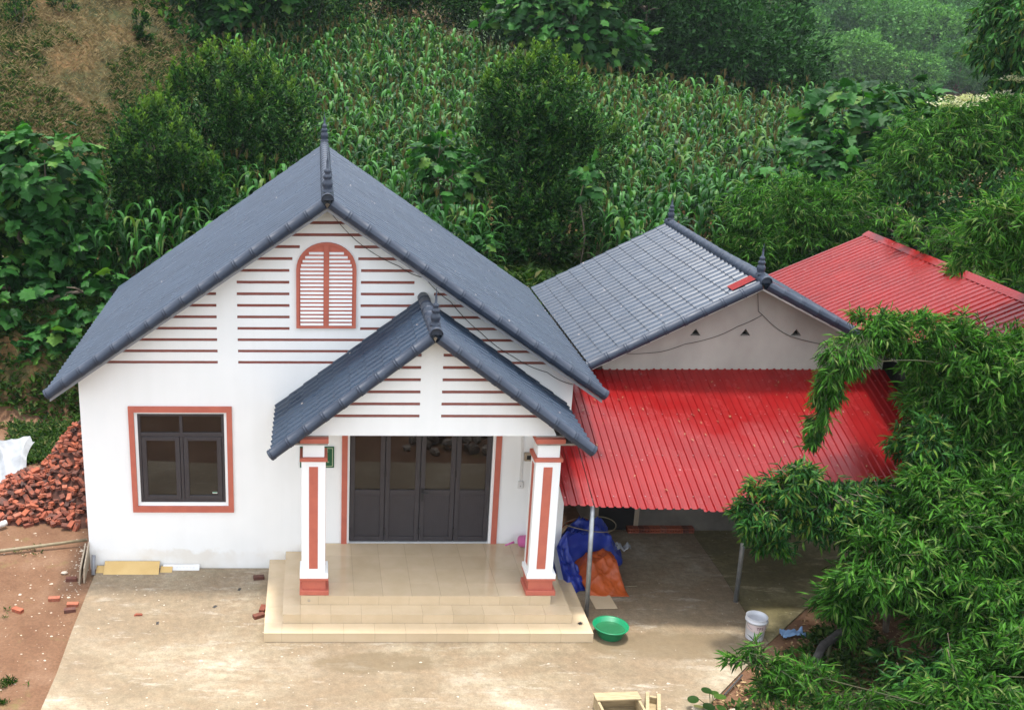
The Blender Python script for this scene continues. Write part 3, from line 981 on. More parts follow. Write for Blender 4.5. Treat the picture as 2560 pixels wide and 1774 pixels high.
# fittings on the front wall
def text_mesh(body, size, m, name, parent, loc, rot=(pi / 2, 0, 0), sx=1.0):
    cu = bpy.data.curves.new(name, 'FONT')
    cu.body = body
    cu.size = size
    cu.align_x = 'CENTER'
    cu.extrude = 0.0008
    tmp = bpy.data.objects.new(name, cu)
    me = bpy.data.meshes.new_from_object(tmp)
    bpy.data.objects.remove(tmp)
    me.materials.append(m)
    o = link(name, me, parent, loc, rot)
    o.scale = (sx, 1, 1)
    return o
sg = thing('wall_sign', 'green wall plaque with pale border half hidden behind the left porch column', 'sign', (3.73, -0.02, 1.80))
MB().box(-0.275, 0.27, 0.0, 0.018, 0.0, 0.36).build('plate', MT['sign'], sg)
bd = MB(); ring(bd, (-0.252, 0.247, 0.022, 0.338), (-0.244, 0.239, 0.030, 0.330), -0.0015, 0.0005)
bd.build('border_line', MT['signtext'], sg)
text_mesh('UBND XA', 0.032, MT['signtext'], 'lettering', sg, (0.10, -0.001, 0.295))
text_mesh('BAN', 0.026, MT['signtext'], 'lettering', sg, (0.15, -0.001, 0.268))
text_mesh('NHA VAN HOA BAN 50', 0.036, MT['signtext'], 'lettering', sg, (0.0, -0.001, 0.088))
text_mesh('KHU 2', 0.036, MT['signtext'], 'lettering', sg, (0.0, -0.001, 0.044))
cd = thing('electric_conduit', 'white plastic cable trunking running down to a socket beside the door', 'conduit', (7.0, -0.02, 1.45))
MB().box(-0.018, 0.018, 0.0, 0.018, 0.10, 1.55).build('trunking', MT['pvc'], cd)
bevel(MB().box(-0.04, 0.045, -0.02, 0.019, 0.0, 0.12).build('socket_box', MT['pvc'], cd), 0.006)
MB().box(-0.006, 0.006, -0.023, -0.0195, 0.035, 0.05).build('socket_switch', MT['alum'], cd)
bx = thing('meter_box', 'dark meter box on the wall behind the right porch column', 'box', (7.12, -0.05, 1.93))
bevel(MB().box(-0.085, 0.085, 0.0, 0.05, 0.0, 0.14).build('case', MT['oldply'], bx), 0.006)
MB().box(-0.05, 0.05, -0.004, 0.001, 0.03, 0.10).build('cover', MT['black'], bx)

# pink dipper lying on the porch
dp = thing('pink_dipper', 'pink plastic dipper with a handle lying on the porch beside the right column', 'dipper', (7.02, -0.14, 0.453))
d = MB().lathe([(0.0, 0.0), (0.085, 0.0), (0.095, 0.02), (0.105, 0.13), (0.112, 0.135), (0.108, 0.14), (0.098, 0.13), (0.088, 0.022), (0.0, 0.012)], 18)
b_ = d.build('bowl', MT['pink'], dp, (0.0, 0.0, 0.11), True, (radians(75), 0, radians(60)))
MB().tube([(-0.09, -0.01, 0.10), (-0.16, -0.03, 0.085), (-0.24, -0.05, 0.06)], [0.018, 0.015, 0.012], 8).build('handle', MT['pink'], dp, smooth=True)

# ------------------------------------------------------------------ cable over the gables
def cable(name, pts, r, label, sag=0.0):
    P = []
    for a, b in zip(pts[:-1], pts[1:]):
        a, b = Vector(a), Vector(b)
        for k in range(8):
            t = k / 8
            p = a.lerp(b, t)
            p.z -= sag * 4 * t * (1 - t)
            P.append(p)
    P.append(Vector(pts[-1]))
    o = MB().tube(P, r, 5).build(name, MT['wire'])
    return tag(o, label, 'cable')
cable('power_cable', [(3.90, -0.30, 5.98), (4.35, -0.03, 5.45), (4.95, -0.03, 5.10), (5.35, -0.03, 4.92), (5.75, -0.03, 4.55), (6.25, -0.03, 4.05), (6.75, -0.03, 3.68), (7.3, -0.03, 3.42), (7.72, -0.03, 3.22)], 0.005, 'thin black cable sagging across the striped gable of the white house', 0.03)

# ------------------------------------------------------------------ grey house to the right
H2 = thing('grey_house', 'low house with bare grey gable wall and slate blue tiled roof beside the white house', 'house', (0, 0, 0))
X2L, X2R, X2, Z2E, Z2R, Y2F, Y2B = 8.20, 13.66, 10.93, 3.23, 4.63, 0.98, 6.0
S2 = (Z2R - Z2E) / (X2 - X2L)
VY = 1.40
vents = [(10.065, 3.59), (10.90, 3.59), (11.755, 3.59)]
w2 = MB()
def tri_wall():
    """gable wall with triangular openings, cut as vertical strips"""
    xs = [8.55, 13.3, X2]
    for vx, vz in vents:
        xs += [vx - 0.09, vx, vx + 0.09]
    xs = sorted(xs)
    top = lambda x: Z2R - 0.10 - S2 * abs(x - X2)
    for a, b in zip(xs[:-1], xs[1:]):
        hole = None
        for vx, vz in vents:
            if vx - 0.0901 <= a and b <= vx + 0.0901:
                hole = (vx, vz)
        if hole:
            vx, vz = hole
            ha = vz + 0.125 * max(0.0, 1 - abs(a - vx) / 0.09)
            hb = vz + 0.125 * max(0.0, 1 - abs(b - vx) / 0.09)
            w2.add([(a, VY, -0.05), (b, VY, -0.05), (b, VY, vz), (a, VY, vz)], [(0, 1, 2, 3)])
            w2.add([(a, VY, ha), (b, VY, hb), (b, VY, top(b)), (a, VY, top(a))], [(0, 1, 2, 3)])
            w2.add([(a, VY, ha), (b, VY, hb), (b, VY + 0.12, hb), (a, VY + 0.12, ha)], [(0, 1, 2, 3)])
            w2.add([(a, VY, vz), (b, VY, vz), (b, VY + 0.12, vz), (a, VY + 0.12, vz)], [(3, 2, 1, 0)])
        else:
            w2.add([(a, VY, -0.05), (b, VY, -0.05), (b, VY, top(b)), (a, VY, top(a))], [(0, 1, 2, 3)])
tri_wall()
w2.add([(8.55, VY, -0.05), (8.55, 5.6, -0.05), (8.55, 5.6, 3.3), (8.55, VY, 3.3)], [(3, 2, 1, 0)])
w2.add([(13.3, VY, -0.05), (13.3, 5.6, -0.05), (13.3, 5.6, 3.3), (13.3, VY, 3.3)], [(0, 1, 2, 3)])
w2.add([(8.55, 5.6, -0.05), (13.3, 5.6, -0.05), (13.3, 5.6, 3.3), (X2, 5.6, 4.5), (8.55, 5.6, 3.3)], [(4, 3, 2, 1, 0)])
w2o = w2.build('wall', MT['plaster'], H2)
MB().box(8.551, 13.299, VY - 0.012, VY - 0.001, -0.05, 2.615).build('shade_panel', MT['shadecement'], H2)  # added panel: the awning's deep shade is put into its dark colour
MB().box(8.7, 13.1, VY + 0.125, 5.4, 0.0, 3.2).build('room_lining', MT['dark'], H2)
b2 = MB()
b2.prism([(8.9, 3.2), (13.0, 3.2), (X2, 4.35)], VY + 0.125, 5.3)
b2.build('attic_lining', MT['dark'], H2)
MB().box(8.549, 13.301, VY - 0.02, VY + 0.0, 2.62, 2.80).build('wall_beam', MT['raw'], H2)
dd = MB(); ring(dd, (8.62, 9.42, 0.0, 2.1), (8.70, 9.34, 0.0, 2.02), VY - 0.03, VY - 0.001)
dd.build('door_frame', MT['oldply'], H2)
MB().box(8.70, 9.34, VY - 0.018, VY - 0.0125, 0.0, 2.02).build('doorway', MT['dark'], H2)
gable_roof(H2, X2, Z2R, X2L, Z2E, X2R, Z2E, Y2F, Y2B, True, False)
finial(H2, X2 - 0.02, Y2F + 0.15, Z2R + 0.085, 0.9)
finial(H2, X2, Y2B - 0.12, Z2R + 0.085, 0.9)
for s in (-1, 1):
    a = Vector((X2, Y2F + 0.03, Z2R - 0.125)); b = a + Vector((s * (X2 - X2L), 0, Z2E - Z2R)) * 0.99
    v = [a, b, b - Vector((0, 0, 0.03)), a - Vector((0, 0, 0.03))]
    v = v + [p + Vector((0, 0.03, 0)) for p in v]
    link('fascia', mesh_from('fascia', v, [(0, 1, 2, 3), (7, 6, 5, 4), (0, 4, 5, 1), (2, 6, 7, 3), (1, 5, 6, 2), (3, 7, 4, 0)], MT['pvc']), H2)
def patch(x0, x1, y0, y1, side, m):
    mb = MB()
    n_ = 12
    for k in range(n_):
        a, b = y0 + (y1 - y0) * k / n_, y0 + (y1 - y0) * (k + 1) / n_
        h0, h1 = (0.048 if k % 2 else 0.056), (0.056 if k % 2 else 0.048)
        za, zb = Z2R - S2 * abs(x0 - X2), Z2R - S2 * abs(x1 - X2)
        mb.add([(x0, a, za + h0), (x1, a, zb + h0), (x1, b, zb + h1), (x0, b, za + h1)], [(0, 1, 2, 3) if True else None])
    return mb.build('roof_patch', m, H2)
patch(10.48, 10.86, 1.10, 1.36, -1, MT['red_old'])
patch(11.05, 11.45, 1.15, 1.35, 1, MT['red_old'])
cable('gable_wire', [(10.98, VY - 0.06, 4.45), (11.06, VY - 0.03, 4.02), (11.14, VY - 0.02, 3.96)], 0.0045, 'short black wire dropping from the ridge of the grey house')
cable('wall_wire', [(8.75, VY - 0.02, 3.27), (9.5, VY - 0.02, 3.31), (9.9, VY - 0.02, 3.45), (10.4, VY - 0.02, 3.58), (10.75, VY - 0.02, 3.76), (11.14, VY - 0.02, 3.96), (11.45, VY - 0.02, 3.70), (11.75, VY - 0.02, 3.56), (12.4, VY - 0.02, 3.42), (13.2, VY - 0.02, 3.25)], 0.0045, 'long black wire running over the triangular vents of the grey gable', 0.012)

# ------------------------------------------------------------------ red awning
AW = thing('awning', 'red corrugated metal awning on steel posts in front of the grey house', 'awning', (0, 0, 0))
AS = 0.373
def az(y): return 2.99 + (y - 1.395) * AS
def rib_panel(width, y0, y1, m, name='roof_panel', pitch=0.118):
    n_ = max(1, int(round(width / pitch)))
    p = width / n_
    prof = []
    for k in range(n_):
        for u, h in ((0.0, 0.0), (0.34, 0.0), (0.46, 0.019), (0.66, 0.019), (0.76, 0.0)):
            prof.append(((k + u) * p, h))
    prof.append((width + 0.03, 0.0))
    ys = np.linspace(y0, y1, 9)
    V, Fx = [], []
    for j, y in enumerate(ys):
        for (x, h) in prof:
            V.append((x, y, h + 0.006 * sin(3 * x + 1.3 * y) + 0.004 * sin(7 * y + x * 5)))
    mm = len(prof)
    for j in range(len(ys) - 1):
        for k in range(mm - 1):
            Fx.append((j * mm + k, j * mm + k + 1, (j + 1) * mm + k + 1, (j + 1) * mm + k))
    return V, Fx
def place_panel(owner, x, width, y0, y1, zf, m, tilt=0.0, lift=0.0):
    V, Fx = rib_panel(width, y0, y1, m)
    V = [(x + vx, vy, zf(vy) + vz + lift + tilt * vx) for vx, vy, vz in V]
    return link('roof_panel', mesh_from('roof_panel', V, Fx, m), owner)
place_panel(AW, 7.345, 0.40, -1.57, -0.06, az, MT['red'])
edges = [7.79, 8.36, 9.36, 10.44, 11.40, 12.36, 13.30]
fronts = [-1.60, -1.63, -1.70, -1.12, -1.10, -1.14]
for i in range(6):
    place_panel(AW, edges[i], edges[i + 1] - edges[i], fronts[i] + R.uniform(-0.015, 0.015), 1.395, az, MT['red'], R.uniform(-0.004, 0.004), 0.002 * i)
for y, xa, xb in ((-1.42, 7.45, 10.40), (-0.6, 7.8, 13.2), (0.3, 7.8, 13.2), (1.1, 7.8, 13.2)):
    MB().box(xa, xb, y - 0.025, y + 0.025, az(y) - 0.075, az(y) - 0.02).build('purlin', MT['steel'], AW)
for x in (8.2, 10.3, 12.9):
    MB().tube([(x, 1.38, az(1.38) - 0.11), (x, -1.0, az(-1.0) - 0.11)], 0.03, 8).build('rafter', MT['steel'], AW)
for (x, y, x2, y2) in ((7.83, -1.5, 7.78, -1.5), (10.27, -1.06, 10.25, -1.06)):
    MB().tube([(x, y, -0.01), (x2, y2, az(y) - 0.06)], 0.036, 12).build('post', MT['steel'], AW, smooth=True)
cable('awning_rope', [(7.9, -0.9, 1.62), (8.9, -0.5, 1.60), (10.2, -0.3, 1.66)], 0.006, 'dark rope strung under the red awning', 0.05)
scw = MB()
for y in (-1.42, -0.6, 0.3, 1.1):
    x = 7.86
    while x < 13.25:
        if not (x > 10.42 and y < -1.1):
            z = az(y) + 0.026 + R.uniform(-0.002, 0.002)
            scw.add([(x + 0.011 * cos(k * pi / 3), y + 0.011 * sin(k * pi / 3), z) for k in range(6)], [tuple(range(6))])
        x += 0.236
scw.build('screw_heads', MT['steel'], AW)['kind'] = 'stuff'
# leaves and grit lying on the awning sheet
lf = MB()
for k in range(70):
    x = R.uniform(8.0, 13.0); y = R.uniform(-1.4 if x < 10.3 else -1.0, 1.2); a = R.uniform(0, pi); s = R.uniform(0.012, 0.035)
    z = az(y) + 0.034
    lf.add([(x + s * cos(a), y + s * sin(a), z + AS * s * sin(a)), (x - s * 0.4 * sin(a), y + s * 0.4 * cos(a), z + 0.006), (x - s * cos(a), y - s * sin(a), z - AS * s * sin(a)), (x + s * 0.4 * sin(a), y - s * 0.4 * cos(a), z + 0.004)], [(0, 1, 2, 3)])
o = lf.build('fallen_leaves', MT['litter'])
o['kind'] = 'stuff'

# ------------------------------------------------------------------ red roofed shed behind
SH = thing('red_roofed_shed', 'shed with faded red corrugated roof behind the grey house among bamboo', 'shed', (0, 0, 0))
SX0, SX1, SX2, SZ0, SZ1, SY0, SY1 = 12.78, 14.72, 16.66, 3.68, 4.56, -0.6, 5.3
def shed_panel(y0, y1, side):
    n_ = int(round((y1 - y0) / 0.142)); p = (y1 - y0) / n_
    xa, xb, za, zb = (SX0, SX1, SZ0, SZ1) if side < 0 else (SX2, SX1, SZ0, SZ1)
    prof = []
    for k in range(n_):
        for u, h in ((0.0, 0.0), (0.34, 0.0), (0.46, 0.019), (0.66, 0.019), (0.76, 0.0)):
            prof.append((y0 + (k + u) * p, h))
    prof.append((y1 + 0.02, 0.0))
    V, Fx = [], []
    for j in range(6):
        t = j / 5
        for (y, h) in prof:
            V.append((xa + (xb - xa) * t, y, za + (zb - za) * t + h + 0.004 * sin(5 * y + 4 * t)))
    mm = len(prof)
    for j in range(5):
        for k in range(mm - 1):
            q = (j * mm + k, j * mm + k + 1, (j + 1) * mm + k + 1, (j + 1) * mm + k)
            Fx.append(q if side > 0 else q[::-1])
    link('roof_panel', mesh_from('roof_panel', V, Fx, MT['red_old']), SH)
yy = np.linspace(SY0, SY1, 6)
for a, b in zip(yy[:-1], yy[1:]):
    shed_panel(a, b, -1); shed_panel(a, b, 1)
rc = MB()
rc.add([(SX1 - 0.12, SY0 - 0.03, SZ1 - 0.035), (SX1, SY0 - 0.03, SZ1 + 0.045), (SX1 + 0.12, SY0 - 0.03, SZ1 - 0.035), (SX1 - 0.12, SY1 + 0.03, SZ1 - 0.035), (SX1, SY1 + 0.03, SZ1 + 0.045), (SX1 + 0.12, SY1 + 0.03, SZ1 - 0.035)], [(0, 1, 4, 3), (1, 2, 5, 4)])
rc.build('ridge_cap', MT['red_old'], SH)
sw = MB(); sw.box(SX0 + 0.9, SX2 - 0.4, SY0 + 1.6, SY1 - 0.3, -0.1, 3.70)
sw.build('wall', MT['logbark'], SH)
for x in (SX0 + 0.1, SX2 - 0.12):
    for y in (SY0 + 0.15, SY1 - 0.2):
        MB().box(x, x + 0.08, y, y + 0.08, -0.1, SZ0 - 0.02 + (x - SX0) * 0.02).build('post', MT['wood'], SH)

# ------------------------------------------------------------------ vegetation builders
def unit(a):
    return a / np.maximum(np.linalg.norm(a, axis=-1, keepdims=True), 1e-9)

# leaf templates: local x along the leaf, y across, z = normal; returns verts, tris
def tpl_small():
    return np.array([[0, 0, 0], [0.45, 0.5, 0.10], [1.0, 0, -0.06], [0.45, -0.5, 0.10]], float), np.array([[0, 2, 1], [0, 3, 2]])
def tpl_lance():
    return (np.array([[0, 0, 0], [0.33, 0.5, 0.03], [0.36, 0, -0.015], [0.33, -0.5, 0.03], [1.0, 0, -0.16], [0.70, 0.32, -0.03], [0.70, -0.32, -0.03]], float),
            np.array([[0, 2, 1], [0, 3, 2], [1, 2, 5], [2, 3, 6], [2, 4, 5], [2, 6, 4]]))
def tpl_lobed():
    out = [(0.0, 0.0)]
    pts = [(0.02, 0.10), (-0.06, 0.30), (0.16, 0.34), (0.22, 0.58), (0.44, 0.40), (0.62, 0.50), (0.70, 0.28), (0.86, 0.16), (1.04, 0.0)]
    ring_ = [(0.05, 0.0)] + pts + [(x, -y) for x, y in reversed(pts[:-1])]
    V = [(0.38, 0.0, 0.05)]
    for x, y in ring_:
        V.append((x, y, -0.10 * (abs(y) / 0.5) ** 2 - 0.16 * max(0, x - 0.4) + R.uniform(-0.03, 0.03)))
    m = len(ring_)
    Fx = [(0, 1 + (k + 1) % m, 1 + k) for k in range(m)]
    return np.array(V, float), np.array(Fx)

def leaves(P, A, N, L, Wd, tpl):
    """place template at P with axis A, normal N"""
    tv, tf = tpl
    A = unit(A)
    B = unit(np.cross(N, A))
    N = np.cross(A, B)
    L = np.asarray(L)[:, None, None]; Wd = np.asarray(Wd)[:, None, None]
    V = P[:, None, :] + A[:, None, :] * (tv[None, :, 0:1] * L) + B[:, None, :] * (tv[None, :, 1:2] * Wd) + N[:, None, :] * (tv[None, :, 2:3] * L)
    k = len(tv)
    Fx = tf[None, :, :] + (np.arange(len(P)) * k)[:, None, None]
    return V.reshape(-1, 3), Fx.reshape(-1, tf.shape[1])

def blob_points(blobs, n, clumps=1.0, shell=0.55, sigma=0.16):
    """points gathered in clumps over the outer shell of ellipsoids; returns points and outward direction"""
    vol = np.array([b[1][0] * b[1][1] + b[1][0] * b[1][2] + b[1][1] * b[1][2] for b in blobs])
    PP, OO = [], []
    for (c, r), w in zip(blobs, vol / vol.sum()):
        m = max(4, int(n * w))
        c = np.array(c, float); r = np.array(r, float)
        nc = max(6, int(clumps * 40 * (r[0] * r[2]) ** 0.7))
        cd = unit(NR.normal(size=(nc, 3)))
        rad = shell + (1 - shell) * NR.random(nc) ** 0.6
        cc = cd * rad[:, None]
        k = NR.integers(0, nc, m)
        p = cc[k] + NR.normal(size=(m, 3)) * sigma
        PP.append(c + p * r)
        OO.append(unit(p * r + np.array([0, 0, 0.15])))
    return np.concatenate(PP), np.concatenate(OO)

def tree_trunk(owner, base, tops, r, m, name='trunk', limbs=None):
    mb = MB()
    bz = Vector(base)
    for t in tops:
        t = Vector(t)
        mid1 = bz.lerp(t, 0.4) + Vector((R.uniform(-0.15, 0.15), R.uniform(-0.15, 0.15), 0.1))
        mid2 = bz.lerp(t, 0.75) + Vector((R.uniform(-0.15, 0.15), R.uniform(-0.15, 0.15), 0.08))
        mb.tube([bz, mid1, mid2, t], [r, r * 0.75, r * 0.5, r * 0.2], 7)
        for k in range(4):
            a = mid1.lerp(t, R.random())
            e = a + Vector((R.uniform(-1, 1), R.uniform(-1, 1), R.uniform(0.1, 0.8))) * (t - bz).length * 0.22
            mb.tube([a, a.lerp(e, 0.5) + Vector((0, 0, 0.05)), e], [r * 0.35, r * 0.24, r * 0.1], 5)
    o = mb.build(name, m, owner, smooth=True)
    return o

CAM = np.array(cam.location)
big_variants = [mesh_np('leaf', *tpl_lobed(), MT['bigleaf']) for _ in range(3)]
def big_leaf_tree(name, label, base, blobs, n, leaf, nparts, cat='tree', group=None, trunk_r=0.09, up=0.55):
    base = (base[0], base[1], Tz(base[0], base[1]))
    t = thing(name, label, cat, base, group)
    b = np.array(base)
    P, O = blob_points(blobs, n, 1.3, 0.70, 0.12)
    P = P + np.array([0, 0, 0.0])
    m = len(P)
    A = unit(O * np.array([1, 1, 0.2]) + NR.normal(size=(m, 3)) * 0.45 + np.array([0, 0, -0.45]))
    N = unit(O * 0.7 + np.array([0, 0, up]) + NR.normal(size=(m, 3)) * 0.3)
    Ls = leaf * NR.uniform(0.65, 1.25, m)
    # the leaves that show largest (outermost, towards the yard) become single objects
    view = unit(CAM - P)
    score = (O * view).sum(1) + 0.35 * O[:, 2] + NR.random(m) * 0.4
    order = np.argsort(-score)
    pick, rest = order[:nparts], order[nparts:]
    tpl = tpl_lobed()
    V, Fx = leaves(P[rest] - b, A[rest], N[rest], Ls[rest], Ls[rest], tpl)
    tint = np.repeat(NR.random(len(rest)), len(tpl[1]))
    c = link('crown', mesh_np('crown', V, Fx, MT['bigleaf'], tint), t)
    c['kind'] = 'stuff'
    for i in pick:
        a = Vector(A[i]); nn = Vector(N[i])
        bb = nn.cross(a).normalized(); nn = a.cross(bb)
        o = link('leaf', big_variants[i % 3], t)
        o.matrix_local = Matrix.Translation(Vector(P[i] - b)) @ Matrix((a, bb, nn)).transposed().to_4x4() @ Matrix.Scale(float(Ls[i]), 4)
    tops = [np.array(bl[0]) - b + np.array([0, 0, 0.3 * bl[1][2]]) for bl in blobs]
    tree_trunk(t, (0, 0, -0.1), tops, trunk_r, MT['bark'])
    return t

def ragged(blobs, n=5, lo=0.22, hi=0.42):
    out = list(blobs)
    for c, q in blobs:
        for _ in range(n):
            d = Vector((R.gauss(0, 1), R.gauss(0, 1), R.gauss(0.25, 0.8))).normalized()
            s = R.uniform(lo, hi)
            out.append(((c[0] + d.x * q[0] * 0.95, c[1] + d.y * q[1] * 0.95, c[2] + d.z * q[2] * 0.95), (q[0] * s, q[1] * s, q[2] * s * R.uniform(0.9, 1.5))))
    return out

def shrub_tree(name, label, base, blobs, n, leaf, shoots, cat='tree', group=None, m=None, trunk_r=0.08, aspect=0.42, shell=0.55, young=0.42, sigma=0.17, clumps=1.0, leafy=0):
    """dense crown of small leaves, with upright leafy shoots = [(x,y,z,h)]"""
    base = (base[0], base[1], Tz(base[0], base[1]))
    t = thing(name, label, cat, base, group)
    b = np.array(base)
    solid = blobs
    if leafy or leaf > 0.25:
        blobs = ragged(blobs)
    P, O = blob_points(blobs, n, clumps, shell, sigma)
    k = len(P)
    A = unit(O + NR.normal(size=(k, 3)) * 0.55 + np.array([0, 0, 0.15]))
    N = unit(np.array([0, 0, 0.9]) + O * 0.4 + NR.normal(size=(k, 3)) * 0.45)
    Ls = leaf * NR.uniform(0.7, 1.3, k)
    Y = np.zeros(k)
    if leafy:
        SP, SO = blob_points(blobs, leafy, 3.0, 0.82, 0.07)
        SD = unit(SO * 0.55 + np.array([0, 0, 0.8]) + NR.normal(size=SO.shape) * 0.25)
        q = 26
        u = np.tile(np.linspace(0.0, 1.0, q), len(SP))
        jj = np.repeat(np.arange(len(SP)), q)
        ln = NR.uniform(0.35, 0.75, len(SP))[jj] * leaf / 0.14
        sp = SP[jj] + SD[jj] * (u * ln)[:, None]
        sd = NR.normal(size=(len(jj), 3))
        sd = unit(sd - (sd * SD[jj]).sum(1, keepdims=True) * SD[jj])
        sa = unit(sd + SD[jj] * (0.3 + 0.9 * u)[:, None])
        P = np.concatenate([P, sp]); A = np.concatenate([A, sa])
        N = np.concatenate([N, unit(SD[jj] - sd * 0.4)])
        Ls = np.concatenate([Ls, leaf * (1.2 - 0.55 * u)])
        yv = (NR.random(len(SP)) < 0.3) * NR.uniform(0.0, 0.5, len(SP))
        Y = np.concatenate([Y, np.clip((u - 0.5) * 1.5, 0, 1) * yv[jj]])
    for (x, y, z, h) in shoots:
        q = int(34 * h / 0.5)
        u = NR.random(q)
        ang = NR.uniform(0, 2 * pi, q)
        sp = np.stack([x + 0.03 * np.cos(ang), y + 0.03 * np.sin(ang), z + u * h], 1)
        sa = unit(np.stack([np.cos(ang), np.sin(ang), 0.3 + 1.1 * u], 1))
        P = np.concatenate([P, sp]); A = np.concatenate([A, sa])
        N = np.concatenate([N, unit(np.stack([-0.4 * np.cos(ang), -0.4 * np.sin(ang), np.ones(q)], 1))])
        Ls = np.concatenate([Ls, leaf * (1.25 - 0.6 * u)])
        Y = np.concatenate([Y, np.clip((u - 0.45) * 1.2, 0, 1) * young * 2.2])
    tpl = tpl_small()
    V, Fx = leaves(P - b, A, N, Ls, Ls * aspect, tpl)
    tint = np.repeat(NR.random(len(P)), 2)
    c = link('crown', mesh_np('crown', V, Fx, m or MT['smallleaf'], tint, np.repeat(Y, 2)), t)
    c['kind'] = 'stuff'
    tops = [np.array(bl[0]) - b + np.array([0, 0, 0.4 * bl[1][2]]) for bl in solid]
    tree_trunk(t, (0, 0, -0.1), tops, trunk_r, MT['bark'])
    return t

lance_me = mesh_np('leaf', np.array(tpl_lance()[0]) * np.array([1, 0.155, 1]), tpl_lance()[1], MT['bamboo'])
droop_me = mesh_np('leaf', np.array(tpl_lance()[0]) * np.array([1, 0.20, 1]), tpl_lance()[1], MT['droopleaf'])
def spray_clump(name, label, base, blobs, n_twigs, leaf, nparts, culms=(), hang=0.6, cat='bamboo', m=None, me=None, width=0.155, per=(6, 10), spread=0.72, shell=0.45, group=None, culm_m=None, twig_len=0.28, young=0.0, clumps=1.2, culm_r=0.022, sigma=0.2):
    """bamboo (or any tree) whose leaves sit in drooping fans at twig ends"""
    base = (base[0], base[1], Tz(base[0], base[1]))
    t = thing(name, label, cat, base, group)
    b = np.array(base)
    TP, TO = blob_points(blobs, n_twigs, clumps, shell, sigma)
    k = len(TP)
    TD = unit(TO * np.array([1, 1, 0.35]) + NR.normal(size=(k, 3)) * 0.45 + np.array([0, 0, -hang]))
    cnt = NR.integers(per[0], per[1] + 1, k)
    ii = np.repeat(np.arange(k), cnt)
    m_ = len(ii)
    along = NR.random(m_)
    side = NR.normal(size=(m_, 3))
    side = unit(side - (side * TD[ii]).sum(1, keepdims=True) * TD[ii])
    P = TP[ii] + TD[ii] * (along[:, None] - 0.6) * twig_len
    A = unit(TD[ii] * (0.55 + 0.6 * along[:, None]) + side * spread + np.array([0, 0, -0.12 - 0.25 * hang]))
    N = unit(np.array([0, 0, 1.0]) + TO[ii] * 0.5 + NR.normal(size=(m_, 3)) * 0.4)
    Ls = leaf * NR.uniform(0.6, 1.25, m_)
    view = unit(CAM - P)
    score = (TO[ii] * view).sum(1) + 0.3 * TO[ii][:, 2] + NR.random(m_) * 0.6 + Ls / leaf * 0.3
    order = np.argsort(-score)
    pick, rest = order[:nparts], order[nparts:]
    tpl = tpl_lance()
    V, Fx = leaves(P[rest] - b, A[rest], N[rest], Ls[rest], Ls[rest] * width, tpl)
    tint = np.repeat(NR.random(len(rest)), len(tpl[1]))
    yg = np.repeat((NR.random(len(rest)) < young) * NR.uniform(0.3, 0.8, len(rest)), len(tpl[1])) if young else None
    c = link('foliage', mesh_np('foliage', V, Fx, m or MT['bamboo'], tint, yg), t)
    c['kind'] = 'stuff'
    for i in pick:
        a = Vector(A[i]); nn = Vector(N[i])
        bb = nn.cross(a).normalized(); nn = a.cross(bb)
        o = link('leaf', me or lance_me, t)
        o.matrix_local = Matrix.Translation(Vector(P[i] - b)) @ Matrix((a, bb, nn)).transposed().to_4x4() @ Matrix.Scale(float(Ls[i]), 4)
    for cu in culms:
        pts = [Vector(p) - Vector(base) for p in cu]
        for _ in range(3):                                   # corner cutting turns the polyline into an arch
            q2 = [pts[0]]
            for a_, b_ in zip(pts[:-1], pts[1:]):
                q2 += [a_.lerp(b_, 0.25), a_.lerp(b_, 0.75)]
            pts = q2 + [pts[-1]]
        Q = pts
        rr = [culm_r * (1 - 0.85 * i / (len(Q) - 1)) for i in range(len(Q))]
        MB().tube(Q, rr, 6).build('culm', culm_m or MT['culm'], t, smooth=True)
    # fine twigs joined into one part
    sel = NR.choice(k, min(k, 260), replace=False)
    tw = MB()
    for i in sel:
        p = TP[i] - b
        tw.tube([p - TD[i] * 0.22 - np.array([0, 0, 0.02]), p + TD[i] * 0.1], 0.004, 3, False)
    tw.build('twigs', culm_m or MT['culm'], t)['kind'] = 'stuff'
    return t

# ------------------------------------------------------------------ vegetation: left
big_leaf_tree('broad_leaf_tree', 'tall broad lobed leaf tree at the left edge behind the brick pile', (-3.0, 9.9),
              [((-2.75, 10.0, 5.0), (1.35, 1.1, 1.05)), ((-4.2, 10.0, 4.6), (1.4, 1.1, 1.3)), ((-3.4, 9.6, 3.5), (1.5, 1.1, 1.2)), ((-2.3, 9.6, 3.7), (0.9, 0.8, 0.9))], 1500, 0.36, 230)
big_leaf_tree('broad_leaf_tree', 'lower broad lobed leaf tree hanging over the cut bank left of the house', (-3.4, 8.6),
              [((-3.7, 8.6, 2.3), (1.2, 0.9, 0.9)), ((-2.5, 8.7, 2.0), (0.85, 0.7, 0.8)), ((-3.7, 8.3, 1.2), (1.1, 0.7, 0.7)), ((-2.3, 8.0, 1.3), (0.9, 0.5, 0.65)), ((-1.4, 8.6, 2.3), (0.7, 0.6, 0.7)), ((-1.2, 8.2, 1.5), (0.6, 0.5, 0.6))], 1250, 0.33, 190, up=0.7)
def shoots(n, cx, cy, rx, ry, z0, z1, h):
    out = []
    for _ in range(n):
        a, q = R.uniform(0, 2 * pi), sqrt(R.random())
        x, y = cx + rx * q * cos(a), cy + ry * q * sin(a)
        out.append((x, y, z1 - (z1 - z0) * q * q + R.uniform(-0.15, 0.15), h * R.uniform(0.6, 1.2)))
    return out
